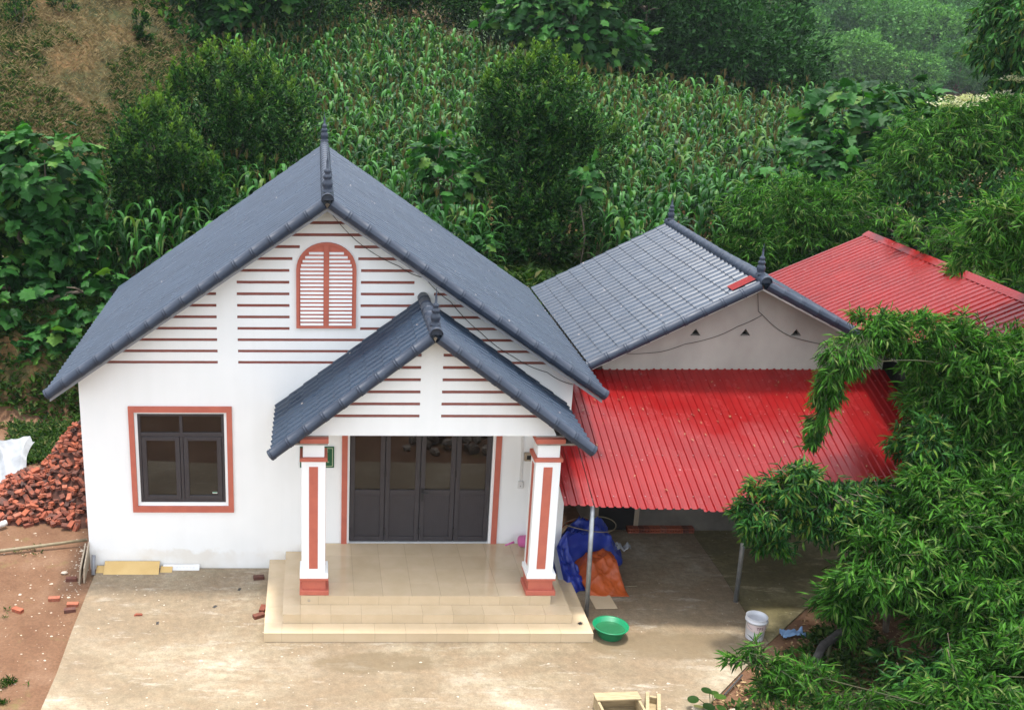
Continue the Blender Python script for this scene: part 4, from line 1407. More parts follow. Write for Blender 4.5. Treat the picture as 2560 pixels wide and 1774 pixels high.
shrub_tree('dense_shrub_tree', 'large dense small leaved tree with upright yellow green shoots behind the left roof', (1.1, 15.0),
           [((0.4, 15, 5.3), (1.5, 1.4, 1.7)), ((2.0, 15.2, 5.3), (1.5, 1.4, 1.8)), ((1.2, 14.6, 4.2), (2.3, 1.4, 1.5)), ((2.7, 14.6, 4.0), (1.1, 1.1, 1.3))], 13000, 0.155,
           shoots(80, 1.2, 14.8, 2.1, 1.2, 5.7, 7.2, 0.85), trunk_r=0.10, leafy=420)
shrub_tree('dense_shrub_tree', 'smaller dense dark shrub tree with pale shoot tips above the left eave', (-0.4, 11.3),
           [((-0.35, 11.4, 5.0), (1.15, 1.0, 1.3)), ((-0.3, 11.2, 3.9), (1.35, 1.0, 1.2)), ((0.6, 11.3, 4.0), (0.9, 0.8, 1.1))], 8000, 0.140,
           shoots(50, -0.2, 11.1, 1.2, 0.8, 4.8, 6.1, 0.7) + shoots(10, 1.0, 11.0, 0.5, 0.4, 4.2, 4.9, 0.6), trunk_r=0.07, leafy=300)

# ------------------------------------------------------------------ vegetation: centre
shrub_tree('tall_leafy_tree', 'tall dark small leaved tree with a bare trunk between the two houses', (8.85, 11.7),
           [((9.4, 13.0, 6.2), (1.25, 1.2, 1.15)), ((8.95, 12.7, 5.3), (0.95, 1.1, 1.2)), ((10.0, 12.9, 5.3), (1.0, 1.1, 1.2)), ((9.2, 12.0, 4.1), (1.1, 1.0, 0.95)), ((9.75, 11.6, 3.3), (1.15, 0.8, 0.75)), ((8.7, 11.5, 3.5), (0.8, 0.7, 0.7)), ((9.3, 11.2, 2.95), (1.0, 0.6, 0.45))], 18000, 0.145,
           shoots(60, 9.4, 13, 1.45, 1.2, 6.4, 7.3, 0.7), trunk_r=0.075, young=0.40, leafy=460)
shrub_tree('pale_leafy_sapling', 'lighter loose sapling with yellow tips at the right of the tall tree', (11.2, 13.2),
           [((11.2, 13.2, 5.1), (0.7, 0.6, 1.0))], 1500, 0.12, shoots(12, 11.2, 13.2, 0.6, 0.5, 5.2, 6.0, 0.5), trunk_r=0.03, young=0.3, leafy=70)
big_leaf_tree('broad_leaf_sapling', 'bright green broad leaf sapling left of the tall dark tree in the corn', (6.9, 12.0),
              [((6.85, 12.0, 5.25), (0.85, 0.6, 0.55)), ((7.2, 11.9, 4.7), (0.7, 0.6, 0.6))], 210, 0.31, 110, trunk_r=0.04, up=1.0)
big_leaf_tree('broad_leaf_sapling', 'bright broad leaf sprig in front of the tall dark tree on its right', (10.3, 10.6),
              [((10.35, 10.8, 4.75), (0.45, 0.4, 0.45))], 60, 0.27, 45, trunk_r=0.025, up=1.2)
big_leaf_tree('broad_leaf_sapling', 'low round leaf sapling peeping over the right slope of the main roof', (7.35, 9.3),
              [((7.4, 9.3, 3.65), (0.45, 0.35, 0.4))], 70, 0.24, 40, trunk_r=0.02, up=1.2)

# ferns at the foot of the tall tree
def fern(x, y, s, label):
    z = Tz(x, y)
    t = thing('fern', label, 'fern', (x, y, z))
    mb_v, mb_f, n0 = [], [], 0
    for k in range(9):
        a = 2 * pi * k / 9 + R.uniform(-0.2, 0.2)
        d = np.array([cos(a), sin(a), 0])
        P, A = [], []
        for q in range(16):
            u = q / 15
            p = d * u * s * 0.9 + np.array([0, 0, s * (1.15 * u - 0.95 * u * u)])
            for sg_ in (-1, 1):
                P.append(p); A.append(np.cross(d, [0, 0, 1]) * sg_ + d * 0.4)
        P, A = np.array(P), np.array(A)
        Ls = np.repeat(0.20 * s * (1.05 - np.linspace(0, 1, 16)), 2)
        V, Fx = leaves(P, A, np.tile([0, 0, 1.0], (len(P), 1)), Ls, Ls * 0.35, tpl_small())
        me = mesh_np('frond', V, Fx, MT['weed'], NR.random(len(Fx)))
        link('frond', me, t)
fern(8.5, 10.9, 0.85, 'fern with feathery fronds left of the tall tree trunk')
fern(9.15, 10.8, 0.7, 'fern with feathery fronds right of the tall tree trunk')

# ------------------------------------------------------------------ vegetation: right behind
big_leaf_tree('broad_leaf_tree', 'broad lobed leaf tree at the right end of the corn field', (19.3, 16.3),
              [((19.4, 16, 5.7), (1.6, 1.1, 1.1)), ((20.8, 16.3, 5.8), (1.2, 1.0, 0.95)), ((19.6, 15.6, 4.6), (1.6, 1.0, 1.0))], 760, 0.40, 200)
big_leaf_tree('broad_leaf_tree', 'smaller broad leaf tree growing under the right end of the corn field', (17.6, 13.9),
              [((17.5, 13.8, 4.9), (0.95, 0.8, 0.7)), ((16.6, 13.4, 4.2), (0.9, 0.7, 0.6)), ((18.6, 14, 4.2), (0.9, 0.7, 0.7))], 420, 0.36, 110)
spray_clump('bamboo_clump', 'rounded bamboo clump growing behind the ridge of the grey house', (15.6, 11.4),
            [((15.3, 11.0, 4.05), (1.25, 1.0, 0.85)), ((16.6, 11.0, 3.9), (1.1, 0.9, 0.9)), ((15.8, 10.8, 3.0), (1.6, 0.9, 0.9)), ((14.6, 10.6, 3.1), (0.7, 0.7, 0.9))], 2200, 0.22, 60, hang=0.2, culms=[[(15.6, 11.4, 2.0), (15.7, 11.3, 3.6), (16.2, 11.0, 4.6)]])
spray_clump('bamboo_clump', 'tall arching bamboo clump behind the red roofed shed', (20.6, 13.4),
            [((20.0, 13.0, 5.3), (1.4, 1.1, 1.0)), ((21.4, 13.0, 5.7), (1.3, 1.1, 1.0)), ((19.2, 12.6, 4.4), (0.9, 0.8, 1.0)), ((21.8, 12.8, 4.7), (1.2, 1.0, 1.1))], 2300, 0.25, 60, hang=0.3, culms=[[(20.6, 13.4, 2.0), (20.4, 13.2, 4.4), (19.4, 12.8, 5.9)], [(20.8, 13.4, 2.0), (20.8, 13, 4.5), (21.6, 12.6, 6.2)]])
spray_clump('bamboo_clump', 'thick bamboo crown leaning in at the right edge over the red shed roof', (20.3, 8.4),
            [((19.2, 8.0, 3.9), (1.1, 1.0, 0.8)), ((20.2, 8.0, 4.2), (1.2, 1.0, 1.0)), ((19.6, 7.6, 3.1), (1.0, 0.9, 0.7))], 2200, 0.23, 60, hang=0.3, culms=[[(20.3, 8.4, 0.8), (20.0, 8.2, 3.2), (18.9, 7.9, 4.6)]])
shrub_tree('dark_tree', 'dark tree filling the gap behind the red roofed shed', (19.0, 12.0),
           [((18.6, 11.6, 3.0), (2.0, 1.2, 1.5)), ((21.2, 11.2, 3.2), (2.2, 1.2, 1.5)), ((17.2, 10.4, 2.2), (1.6, 0.9, 1.0))], 9000, 0.20, [], m=MT['darkleaf'], shell=0.5)
spray_clump('flowering_tree', 'tree with hanging leaves and cream blossom at the top right corner', (22.6, 14.6),
            [((22.6, 14.2, 8.3), (1.05, 1.0, 1.5)), ((23.2, 14.2, 6.6), (1.2, 1.0, 1.2)), ((22.4, 14.0, 6.0), (0.9, 0.9, 0.8))], 1500, 0.28, 40, hang=0.9, cat='tree', m=MT['droopleaf'], me=droop_me, width=0.26, culm_m=MT['bark'],
            culms=[[(22.6, 14.6, 1.5), (22.7, 14.4, 5.0), (22.6, 14.2, 8.8)]], culm_r=0.09)
_ft = bpy.data.objects['flowering_tree']
FB = np.array(_ft.location)
P, O = blob_points([((22.25, 13.6, 7.05), (0.3, 0.2, 0.07)), ((22.0, 13.6, 6.62), (0.4, 0.2, 0.08)), ((21.1, 13.4, 6.55), (0.5, 0.2, 0.06)), ((20.5, 13.2, 6.4), (0.4, 0.2, 0.06)), ((22.6, 13.4, 7.5), (0.25, 0.2, 0.08))], 900, 1, 0.2, 0.5)
V, Fx = leaves(P - FB, O, np.tile([0, 0, 1.0], (len(P), 1)) + NR.normal(size=(len(P), 3)) * 0.4, NR.uniform(0.05, 0.1, len(P)), NR.uniform(0.04, 0.07, len(P)), tpl_small())
link('blossom', mesh_np('blossom', V, Fx, MT['flower'], NR.random(len(Fx))), _ft)['kind'] = 'stuff'

# ------------------------------------------------------------------ vegetation: top of the field
big_leaf_tree('broad_leaf_tree', 'large broad leaf tree standing above the far edge of the corn', (14.6, 34.0),
              [((14.4, 33.2, 8.4), (2.4, 1.7, 1.7)), ((16.4, 33.5, 7.3), (1.8, 1.4, 1.2)), ((13.0, 33.5, 8.6), (1.7, 1.4, 1.2)), ((15.2, 34, 10.2), (2.4, 1.6, 1.3))], 1700, 0.46, 180, trunk_r=0.14)
big_leaf_tree('broad_leaf_tree', 'broad lobed leaf tree hanging over the top edge above the left shrubs', (0.5, 31.5),
              [((0.4, 30.6, 9.3), (1.7, 1.0, 1.0)), ((0.0, 30.3, 8.4), (0.8, 0.6, 0.6)), ((2.0, 30.8, 9.8), (1.4, 1.0, 0.9))], 620, 0.46, 120, trunk_r=0.1)
dk = [(19.2, 37.5, (3.0, 2.2, 2.6), 7.9), (22.6, 37.0, (2.8, 2.2, 2.8), 7.4), (25.6, 38.5, (2.6, 2.2, 2.2), 6.4), (17.8, 41, (3.6, 2.5, 3.0), 10.0), (22.0, 42, (3.8, 2.5, 3.0), 10.4), (27.0, 42.5, (1.7, 1.6, 2.2), 8.8)]
dkl = ['dark evergreen tree just right of the broad leaf tree above the corn', 'dark evergreen tree in the middle of the row above the corn', 'lowest dark evergreen tree at the right end of the row above the corn',
       'tall dark evergreen tree rising behind the broad leaf tree', 'tall dark evergreen tree reaching the top edge behind the row', 'slim dark evergreen tree before the hazy far hill']
for (x, y, r, z), lb in zip(dk, dkl):
    shrub_tree('dark_evergreen_tree', lb, (x, y), [((x, y, z), r), ((x - r[0] * 0.45, y - 0.6, z - r[2] * 0.55), (r[0] * 0.6, r[1] * 0.7, r[2] * 0.55)), ((x + r[0] * 0.5, y - 0.5, z - r[2] * 0.6), (r[0] * 0.6, r[1] * 0.7, r[2] * 0.55))], 9000, 0.27, [], m=MT['darkleaf'], trunk_r=0.16, aspect=0.5, shell=0.72, clumps=0.8, group='dark trees above the corn', sigma=0.14)
bl_ = [(-2.2, 31.0, (1.7, 1.2, 1.2), 7.9, 'dark low bush below the broad leaf tree at the top left'), (0.6, 32.0, (2.0, 1.4, 1.4), 7.9, 'dark bush in the shade under the top left broad leaf tree'), (3.3, 33.5, (2.0, 1.4, 1.5), 8.3, 'dark bush right of the top left broad leaf tree'),
       (6.2, 38, (2.2, 1.4, 1.1), 9.2, 'dark bush at the top edge where the corn is highest'), (9.4, 38.5, (2.2, 1.5, 1.2), 8.9, 'dark bush at the top edge right of the highest corn'), (12.0, 38.5, (2.0, 1.5, 1.6), 8.8, 'dark bush left of the large broad leaf tree above the corn')]
for (x, y, r, z, lb) in bl_:
    shrub_tree('dark_bush', lb, (x, y), [((x, y, z), r), ((x + r[0] * 0.5, y, z + r[2] * 0.7), (r[0] * 0.7, r[1] * 0.8, r[2] * 0.8)), ((x - r[0] * 0.5, y, z + r[2] * 0.6), (r[0] * 0.7, r[1] * 0.8, r[2] * 0.8))], 6500, 0.19, [], cat='bush', m=MT['darkleaf'] if x < 3 else MT['smallleaf'], aspect=0.5, group='bushes above the field', shell=0.6)

# left slope: saplings on the terraces
sp_ = [(-6.9, 24.5, 1.7, 'slender sapling on the bare slope at the far left'), (-5.7, 26.0, 1.6, 'second sapling on the bare slope at the top left'), (-4.1, 27.5, 1.3, 'green sapling standing on orange soil at the top left'), (-2.9, 26.6, 1.0, 'leafy low bush on the slope edge left of the shrubs'), (-2.3, 29.5, 1.5, 'bushy sapling at the top of the bare slope')]
for (x, y, h, lb) in sp_:
    z = Tz(x, y)
    shrub_tree('sapling', lb, (x, y), [((x, y, z + h * 0.75), (0.30 * h, 0.3 * h, 0.42 * h)), ((x + 0.1, y, z + h * 0.35), (0.34 * h, 0.3 * h, 0.3 * h))], 900, 0.13, [], trunk_r=0.03, group='saplings on the left slope')

# ------------------------------------------------------------------ far wooded hill
far_me = []
for k in range(4):
    P, O = blob_points([((0, 0, 4.6), (3.4, 3.4, 3.2)), ((1.5, -0.8, 3.2), (2.6, 2.4, 2.0)), ((-1.6, -0.8, 3.0), (2.5, 2.3, 2.0)), ((0.3, -1.2, 5.8), (2.0, 1.8, 1.6))], 6500, 0.55, 0.7, 0.10)
    A = unit(O + NR.normal(size=P.shape) * 0.5); N = unit(O + np.array([0, 0, 0.8]) + NR.normal(size=P.shape) * 0.4)
    Ls = NR.uniform(0.25, 0.5, len(P))
    V, Fx = leaves(P, A, N, Ls, Ls * 0.7, tpl_small())
    far_me.append(mesh_np('far_crown', V, Fx, MT['farleaf'], np.repeat(NR.random(len(P)) * 0.55, 2)))
trunk_me = mesh_from('far_trunk', *(lambda q: (q.v, q.f))(MB().tube([(0, 0, -1), (0.1, 0, 2.2), (0, 0, 5.0)], [0.28, 0.2, 0.08], 6)), MT['bark'])
cnt_ = 0
for row in range(17):
    y = 150 + row * 11
    z_ = None
    x = 62 + row * 4.6
    while x < 116 + row * 7.3 and cnt_ < 290:
        xx, yy_ = x + R.uniform(-2, 2), y + R.uniform(-4, 4)
        t = thing('hill_tree', 'hazy green tree in the wood on the far hillside', 'tree', (xx, yy_, Tz(xx, yy_)), 'trees on the far hillside')
        s = R.uniform(0.7, 1.45)
        t.scale = (s, s, s * R.uniform(0.85, 1.2)); t.rotation_euler = (0, 0, R.uniform(0, 6.28))
        link('crown', far_me[cnt_ % 4], t); link('trunk', trunk_me, t)
        x += R.uniform(4.0, 6.0); cnt_ += 1

# ------------------------------------------------------------------ corn
def corn_leaf_geo(L, w, lean):
    """arched ribbon with a folded midrib; local x outwards, z up"""
    V = []
    nseg = 6
    p = np.array([0.0, 0.0]); th = lean
    for k in range(nseg + 1):
        u = k / nseg
        ww = w * (0.55 + 1.6 * u * (1 - u)) * (1 - u ** 3)
        V += [(p[0], -ww / 2, p[1] + 0.015 * (1 - u)), (p[0], 0, p[1]), (p[0], ww / 2, p[1] + 0.015 * (1 - u))]
        p = p + np.array([cos(th), sin(th)]) * L / nseg
        th -= 0.34 + 0.14 * k
    Fx = []
    for k in range(nseg):
        a = k * 3
        Fx += [(a, a + 1, a + 4, a + 3), (a + 1, a + 2, a + 5, a + 4)]
    return np.array(V), np.array(Fx)

def corn_variant(seed):
    rr = random.Random(seed)
    H = rr.uniform(1.8, 2.2)
    LV, LF, LT, n0 = [], [], [], 0
    base_a = rr.uniform(0, 2 * pi)
    nl = 11
    for k in range(nl):
        z = H * (0.12 + 0.80 * k / nl)
        a = base_a + (pi if k % 2 else 0) + rr.uniform(-0.6, 0.6)
        L = rr.uniform(0.75, 1.15) * (1.0 if k < 8 else 0.75)
        V, Fx = corn_leaf_geo(L, rr.uniform(0.09, 0.13), rr.uniform(1.1, 1.45))
        c, s = cos(a), sin(a)
        V = np.stack([V[:, 0] * c - V[:, 1] * s, V[:, 0] * s + V[:, 1] * c, V[:, 2] + z], 1)
        LV.append(V); LF.append(Fx + n0); n0 += len(V)
        LT += [rr.random()] * len(Fx)
    leaf = (np.concatenate(LV), np.concatenate(LF), np.array(LT))
    st = MB().tube([(0, 0, -0.1), (0.01, 0, H * 0.5), (0.0, 0.01, H)], [0.016, 0.013, 0.007], 5, False)
    TVs, TFs, m0 = [], [], 0
    for k in range(6):
        a = 2 * pi * k / 6 + rr.uniform(-0.3, 0.3)
        sp = 0.0 if k == 0 else rr.uniform(0.03, 0.07)
        z0 = H - 0.02 + rr.uniform(0, 0.08); h = rr.uniform(0.14, 0.24)
        w = 0.006
        top = np.array([sp * cos(a), sp * sin(a), z0 + h]); b0 = np.array([0, 0, z0])
        sd = np.array([-sin(a), cos(a), 0]) * w
        TVs.append(np.array([b0 - sd, b0 + sd, top + sd, top - sd])); TFs.append(np.array([[0, 1, 2, 3]]) + m0); m0 += 4
        sd2 = np.array([cos(a), sin(a), 0]) * w
        TVs.append(np.array([b0 - sd2, b0 + sd2, top + sd2, top - sd2])); TFs.append(np.array([[0, 1, 2, 3]]) + m0); m0 += 4
    return leaf, (np.array(st.v), [f for f in st.f]), (np.concatenate(TVs), np.concatenate(TFs))
CV = [corn_variant(40 + k) for k in range(6)]
corn_me = []
for lf_, st_, ts_ in CV:
    corn_me.append((mesh_np('leaves', lf_[0], lf_[1], MT['cornleaf'], lf_[2], smooth=True), mesh_from('stalk', st_[0], st_[1], MT['cornleaf']), mesh_np('tassel', ts_[0], ts_[1], MT['tassel'])))

def edge_y(x):
    """far edge of the field"""
    return float(np.interp(x, [-2, 1, 4, 10, 14, 18, 24, 30], [20, 30, 37.2, 37.0, 33.2, 30.5, 29.5, 28.5]))
def left_x(y):
    return float(np.interp(y, [9, 14, 20, 30, 36], [-2.6, -2.0, -1.2, 0.9, 2.5]))
spots = []
y = 9.1
while y < 37.5:
    x = left_x(y) + R.uniform(0, 0.3)
    xmax = 13.8 + (y - 9) * 0.66 if y > 12 else 12.8
    while x < xmax:
        px, py = x + R.uniform(-0.12, 0.12), y + R.uniform(-0.15, 0.15)
        if py < edge_y(px) and not (7.9 < px < 10.7 and py < 12.2):
            spots.append((px, py))
        x += R.uniform(0.28, 0.50)
    y += 0.62
def corn_hidden(x, y):
    """nothing of the plant shows: it stands behind the roofs or inside a crown"""
    z = Tz(x, y) + 2.0
    sx = 3.70 + (x - 3.70) * 16.5 / (y + 16.02); sz = 8.81 + (z - 8.81) * 16.5 / (y + 16.02)
    roof1 = 6.19 - SL * abs((3.70 + (sx - 3.70) * 1.30) - RX)      # against the back edge of the main roof
    bx_ = 3.70 + (x - 3.70) * 21.9 / (y + 16.02); bz_ = 8.81 + (z - 8.81) * 21.9 / (y + 16.02)
    if EX < bx_ < HW - EX and bz_ < RZ - SL * abs(bx_ - RX):
        return True
    for cx_, cy_, r_ in ((1.2, 15, 1.6), (-0.3, 11.4, 0.8), (9.6, 12.6, 1.2)):
        if abs(x - cx_) < r_ and y > cy_ - 0.3 and y < cy_ + 3.0 and y < 17:
            return True
    return False
vis = [p for p in spots if not corn_hidden(*p)]
hid = [p for p in spots if corn_hidden(*p)]
vis.sort(key=lambda p: p[1])
near, rest = vis[:300], vis[300:]
for i, (x, y) in enumerate(near):
    k = R.randrange(6)
    t = thing('corn_plant', 'green corn plant standing in the rows of the corn field nearest the houses', 'corn plant', (x, y, Tz(x, y)), 'corn plants nearest the houses')
    s = R.uniform(0.85, 1.12)
    t.scale = (s, s, s); t.rotation_euler = (R.uniform(-0.08, 0.08), R.uniform(-0.08, 0.08), R.uniform(0, 6.28))
    lm, sm, tm = corn_me[k]
    link('stalk', sm, t); link('leaves', lm, t)
    if R.random() < (0.25 if y < 12 else 0.7):
        link('tassel', tm, t)
def bake(spots_, part):
    VV, FF, TT, n0 = [], [], [], 0
    for i, (x, y) in enumerate(spots_):
        k = i % 6
        lf_, st_, ts_ = CV[k]
        V, Fx = (lf_[0], lf_[1]) if part == 0 else (ts_[0], ts_[1])
        rr = random.Random(i * 7 + 3)
        a = rr.uniform(0, 6.28); s = rr.uniform(0.82, 1.15)
        lx, ly = rr.uniform(-0.1, 0.1), rr.uniform(-0.1, 0.1)
        c, sn = cos(a) * s, sin(a) * s
        Z = V[:, 2] * s
        VV.append(np.stack([V[:, 0] * c - V[:, 1] * sn + x + lx * Z, V[:, 0] * sn + V[:, 1] * c + y + ly * Z, Z + Tz(x, y)], 1))
        FF.append(Fx + n0); n0 += len(V)
        TT.append((lf_[2] * 0.5 + rr.random() * 0.5) if part == 0 else np.full(len(Fx), rr.random()))
    return np.concatenate(VV), np.concatenate(FF), np.concatenate(TT)
cf = bpy.data.objects.new('corn_field', None); COL.objects.link(cf)
cf['kind'] = 'stuff'; cf['label'] = 'field of tasselled green corn covering the slope behind the houses'
o = link('corn_foliage', mesh_np('corn_foliage', *[a for a in bake(rest, 0)[:2]], MT['cornleaf'], bake(rest, 0)[2], smooth=True), cf); o['kind'] = 'stuff'
V, Fx, tt = bake(rest, 1)
o = link('corn_tassels', mesh_np('corn_tassels', V, Fx, MT['tassel'], tt), cf); o['kind'] = 'stuff'

# ------------------------------------------------------------------ undergrowth
def scatter(name, label, n, xr, yr, keep, size, m, aspect=0.35, upright=0.8, per=6, lift=0.0):
    X = NR.uniform(xr[0], xr[1], n); Y = NR.uniform(yr[0], yr[1], n)
    k = keep(X, Y)
    X, Y = X[k], Y[k]
    Z = T(X, Y)
    ii = np.repeat(np.arange(len(X)), per)
    m_ = len(ii)
    ang = NR.uniform(0, 2 * pi, m_)
    A = unit(np.stack([np.cos(ang), np.sin(ang), NR.uniform(0.2, 1.6, m_) * upright], 1))
    P = np.stack([X[ii], Y[ii], Z[ii] + lift], 1) + NR.normal(size=(m_, 3)) * np.array([0.07, 0.07, 0.03]) * (size / 0.15) + np.array([0, 0, size * 0.3])
    N = unit(np.stack([-np.cos(ang), -np.sin(ang), np.full(m_, 0.9)], 1) + NR.normal(size=(m_, 3)) * 0.3)
    Ls = size * NR.uniform(0.6, 1.4, m_)
    V, Fx = leaves(P, A, N, Ls, Ls * aspect, tpl_small())
    o = link(name, mesh_np(name, V, Fx, m, np.repeat(NR.random(m_), 2)))
    o['kind'] = 'stuff'; o['label'] = label
    return o
lxv = np.vectorize(left_x)
scatter('bank_weeds', 'green weeds on the cut bank and behind the houses', 9000, (-6, 20), (6.2, 9.6), lambda x, y: (vnoise(x, y, 0.8, 8) > 0.30) & ~((x < 0.5) & (y < 8.0) & (vnoise(x, y, 0.7, 4) > 0.62)), 0.19, MT['weed'])
scatter('gap_weeds', 'weeds below the tall tree between the two houses', 1500, (7.4, 11.2), (6.6, 11.5), lambda x, y: vnoise(x, y, 1.0, 5) > 0.1, 0.24, MT['weed'])
scatter('pile_weeds', 'low green weeds between the brick pile and the cut bank', 2200, (-4, 0.0), (4.3, 6.4), lambda x, y: vnoise(x, y, 1.2, 8) > 0.25, 0.12, MT['weed'])
scatter('slope_grass', 'short green growth on the bare slope at the top left', 34000, (-14, 2), (15, 36), lambda x, y: (x < lxv(y) + 0.4) & (vnoise(x, y, 0.45, 9) + 0.35 * vnoise(x, y, 1.7, 2) > 0.50), 0.15, MT['weed'])
scatter('dry_straw', 'dry straw and dead stalks on the left slope', 15000, (-14, 0), (17, 34), lambda x, y: (x < lxv(y) - 0.6) & (vnoise(x, y, 0.4, 12) > 0.25), 0.20, MT['straw'], 0.04, 0.8, 6)
scatter('understory', 'dark undergrowth below the trees above the field', 9000, (-3, 36), (28, 44), lambda x, y: y > np.interp(x, [-2, 1, 4, 10, 14, 18, 24, 30], [20, 30, 37.2, 37.0, 33.2, 30.5, 29.5, 28.5]) + 0.2, 0.36, MT['smallleaf'], 0.45, 0.9, 6)
scatter('field_weeds', 'weeds along the edges of the corn', 5000, (-4, 26), (9, 15), lambda x, y: (x > 12.3 + (y - 9) * 0.5) | (x < lxv(y) + 0.3), 0.22, MT['weed'])
def diag(x, y): return (x - 9.16) * 0.70 - (y + 3.47) * 0.71
scatter('verge_weeds', 'weeds growing on the earth right of the concrete yard', 7000, (9.0, 16), (-7, 1.2), lambda x, y: (diag(x, y) > 0.25) & (vnoise(x, y, 1.1, 14) > 0.40), 0.09, MT['weed'], 0.5)
scatter('leaf_litter', 'dry leaf litter on the earth beside the concrete yard', 9000, (8.8, 16), (-7, 1.2), lambda x, y: (diag(x, y) > 0.03) & (vnoise(x, y, 1.3, 15) > 0.22), 0.06, MT['litter'], 0.4, 0.08, 3, -0.015)
scatter('yard_weeds', 'sparse weeds on the red earth left of the yard', 260, (-2.6, 0.0), (-4.2, 1.2), lambda x, y: vnoise(x, y, 2.0, 21) > 0.70, 0.06, MT['weed'], 0.3)
def tuft(x, y, s, lb):
    P = np.tile([0, 0, 0.0], (90, 1)) + NR.normal(size=(90, 3)) * np.array([0.05, 0.05, 0.0]) * s * 10
    ang = NR.uniform(0, 2 * pi, 90)
    A = unit(np.stack([np.cos(ang), np.sin(ang), NR.uniform(0.3, 2.0, 90)], 1))
    V, Fx = leaves(P, A, np.tile([0, 0, 1.0], (90, 1)) + NR.normal(size=(90, 3)) * 0.3, s * NR.uniform(0.6, 1.3, 90), s * NR.uniform(0.12, 0.2, 90), tpl_small())
    tag(link('weed_tuft', mesh_np('weed_tuft', V, Fx, MT['weed'], np.repeat(NR.random(90), 2)), None, (x, y, Tz(x, y))), lb, 'weed')
tuft(-0.52, -3.18, 0.10, 'small green weed tuft on the red earth near the bottom left corner')
tuft(-0.45, -3.62, 0.06, 'tiny weed tuft below the larger one near the bottom left corner')

# ------------------------------------------------------------------ foreground vegetation on the right
spray_clump('bamboo_clump', 'bamboo crown arching over the right end of the red awning', (14.9, -1.0),
            [((11.75, -0.8, 4.33), (0.62, 0.35, 0.26)), ((12.45, -0.8, 4.22), (0.55, 0.45, 0.34)), ((13.2, -0.9, 3.95), (0.7, 0.6, 0.5)), ((14.1, -0.9, 3.72), (0.9, 0.8, 0.62)), ((13.25, -1.0, 3.3), (0.6, 0.5, 0.55)), ((13.05, -1.1, 2.7), (0.35, 0.4, 0.5)), ((13.9, -0.4, 3.4), (0.9, 0.6, 0.75)), ((13.0, -1.5, 2.35), (0.5, 0.4, 0.5)), ((12.75, -1.0, 3.2), (0.35, 0.35, 0.4)), ((12.95, -0.8, 3.55), (0.4, 0.4, 0.35)), ((14.2, -1.2, 3.0), (0.7, 0.6, 0.7)), ((13.7, -1.5, 2.3), (0.7, 0.5, 0.6))], 5800, 0.175, 240, hang=0.35, sigma=0.16,
            culms=[[(14.9, -1.0, 0), (14.7, -0.9, 3.0), (13.9, -0.8, 4.3), (12.4, -0.8, 4.15), (11.5, -1.0, 3.95)], [(15.0, -1.1, 0), (14.9, -1.1, 3.0), (14.2, -1.2, 4.4)]])
spray_clump('bamboo_branch', 'bamboo tip hanging in at the right edge over the ridge of the red roofed shed', (16.2, 0.6),
            [((13.9, -0.1, 5.75), (0.5, 0.4, 0.38)), ((13.52, -0.1, 5.34), (0.28, 0.25, 0.18)), ((14.25, -0.1, 5.25), (0.42, 0.3, 0.28)), ((14.6, -0.1, 5.8), (0.5, 0.4, 0.45))], 850, 0.17, 110, hang=0.4,
            culms=[[(16.2, 0.6, 0), (16.3, 0.5, 4.0), (15.6, 0.1, 6.0), (13.8, -0.1, 5.7)]])
spray_clump('bamboo_branch', 'thin bamboo branch lying across the red roofed shed', (14.9, 1.0),
            [((15.1, 3.4, 4.78), (0.35, 0.3, 0.2)), ((14.85, 3.9, 4.9), (0.28, 0.3, 0.18)), ((15.2, 2.6, 4.6), (0.35, 0.3, 0.25)), ((14.75, 1.9, 4.55), (0.3, 0.25, 0.15)), ((14.9, 5.0, 5.0), (0.35, 0.3, 0.15))], 210, 0.19, 60, hang=0.4,
            culms=[[(14.9, 1.0, 4.2), (15.25, 2.6, 4.55), (15.1, 4.0, 4.80), (14.6, 5.6, 5.0)]], twig_len=0.22, culm_r=0.018)
spray_clump('bamboo_branch', 'drooping bamboo branch tip hanging in front of the red awning', (14.7, -1.6),
            [((11.3, -1.45, 4.12), (0.34, 0.22, 0.24)), ((11.0, -1.5, 3.72), (0.24, 0.2, 0.36)), ((10.93, -1.5, 3.25), (0.15, 0.14, 0.34)), ((10.88, -1.5, 2.95), (0.09, 0.09, 0.16))], 420, 0.16, 120, hang=1.1,
            culms=[[(14.7, -1.6, 0), (14.5, -1.5, 3.0), (13.0, -1.2, 4.0), (11.5, -1.3, 4.05), (11.0, -1.5, 3.7), (10.88, -1.5, 2.85)]], twig_len=0.2, culm_r=0.016)
spray_clump('bamboo_clump', 'broad bamboo mass in the right foreground beside the yard', (14.4, -3.6),
            [((12.1, -2.8, 1.95), (0.9, 0.6, 0.5)), ((11.25, -3.0, 1.72), (0.62, 0.45, 0.48)), ((13.0, -2.6, 2.15), (0.75, 0.6, 0.7)), ((12.6, -3.4, 1.3), (1.0, 0.7, 0.5)), ((10.95, -2.9, 1.12), (0.32, 0.3, 0.42)), ((12.35, -2.3, 2.45), (0.5, 0.4, 0.3))], 3300, 0.18, 280, hang=0.3, shell=0.4,
            culms=[[(14.4, -3.6, 0), (14.0, -3.2, 2.2), (12.6, -2.7, 2.1), (11.0, -2.9, 1.6)], [(14.5, -3.5, 0), (13.9, -2.8, 2.2), (13.0, -2.5, 2.3)]])
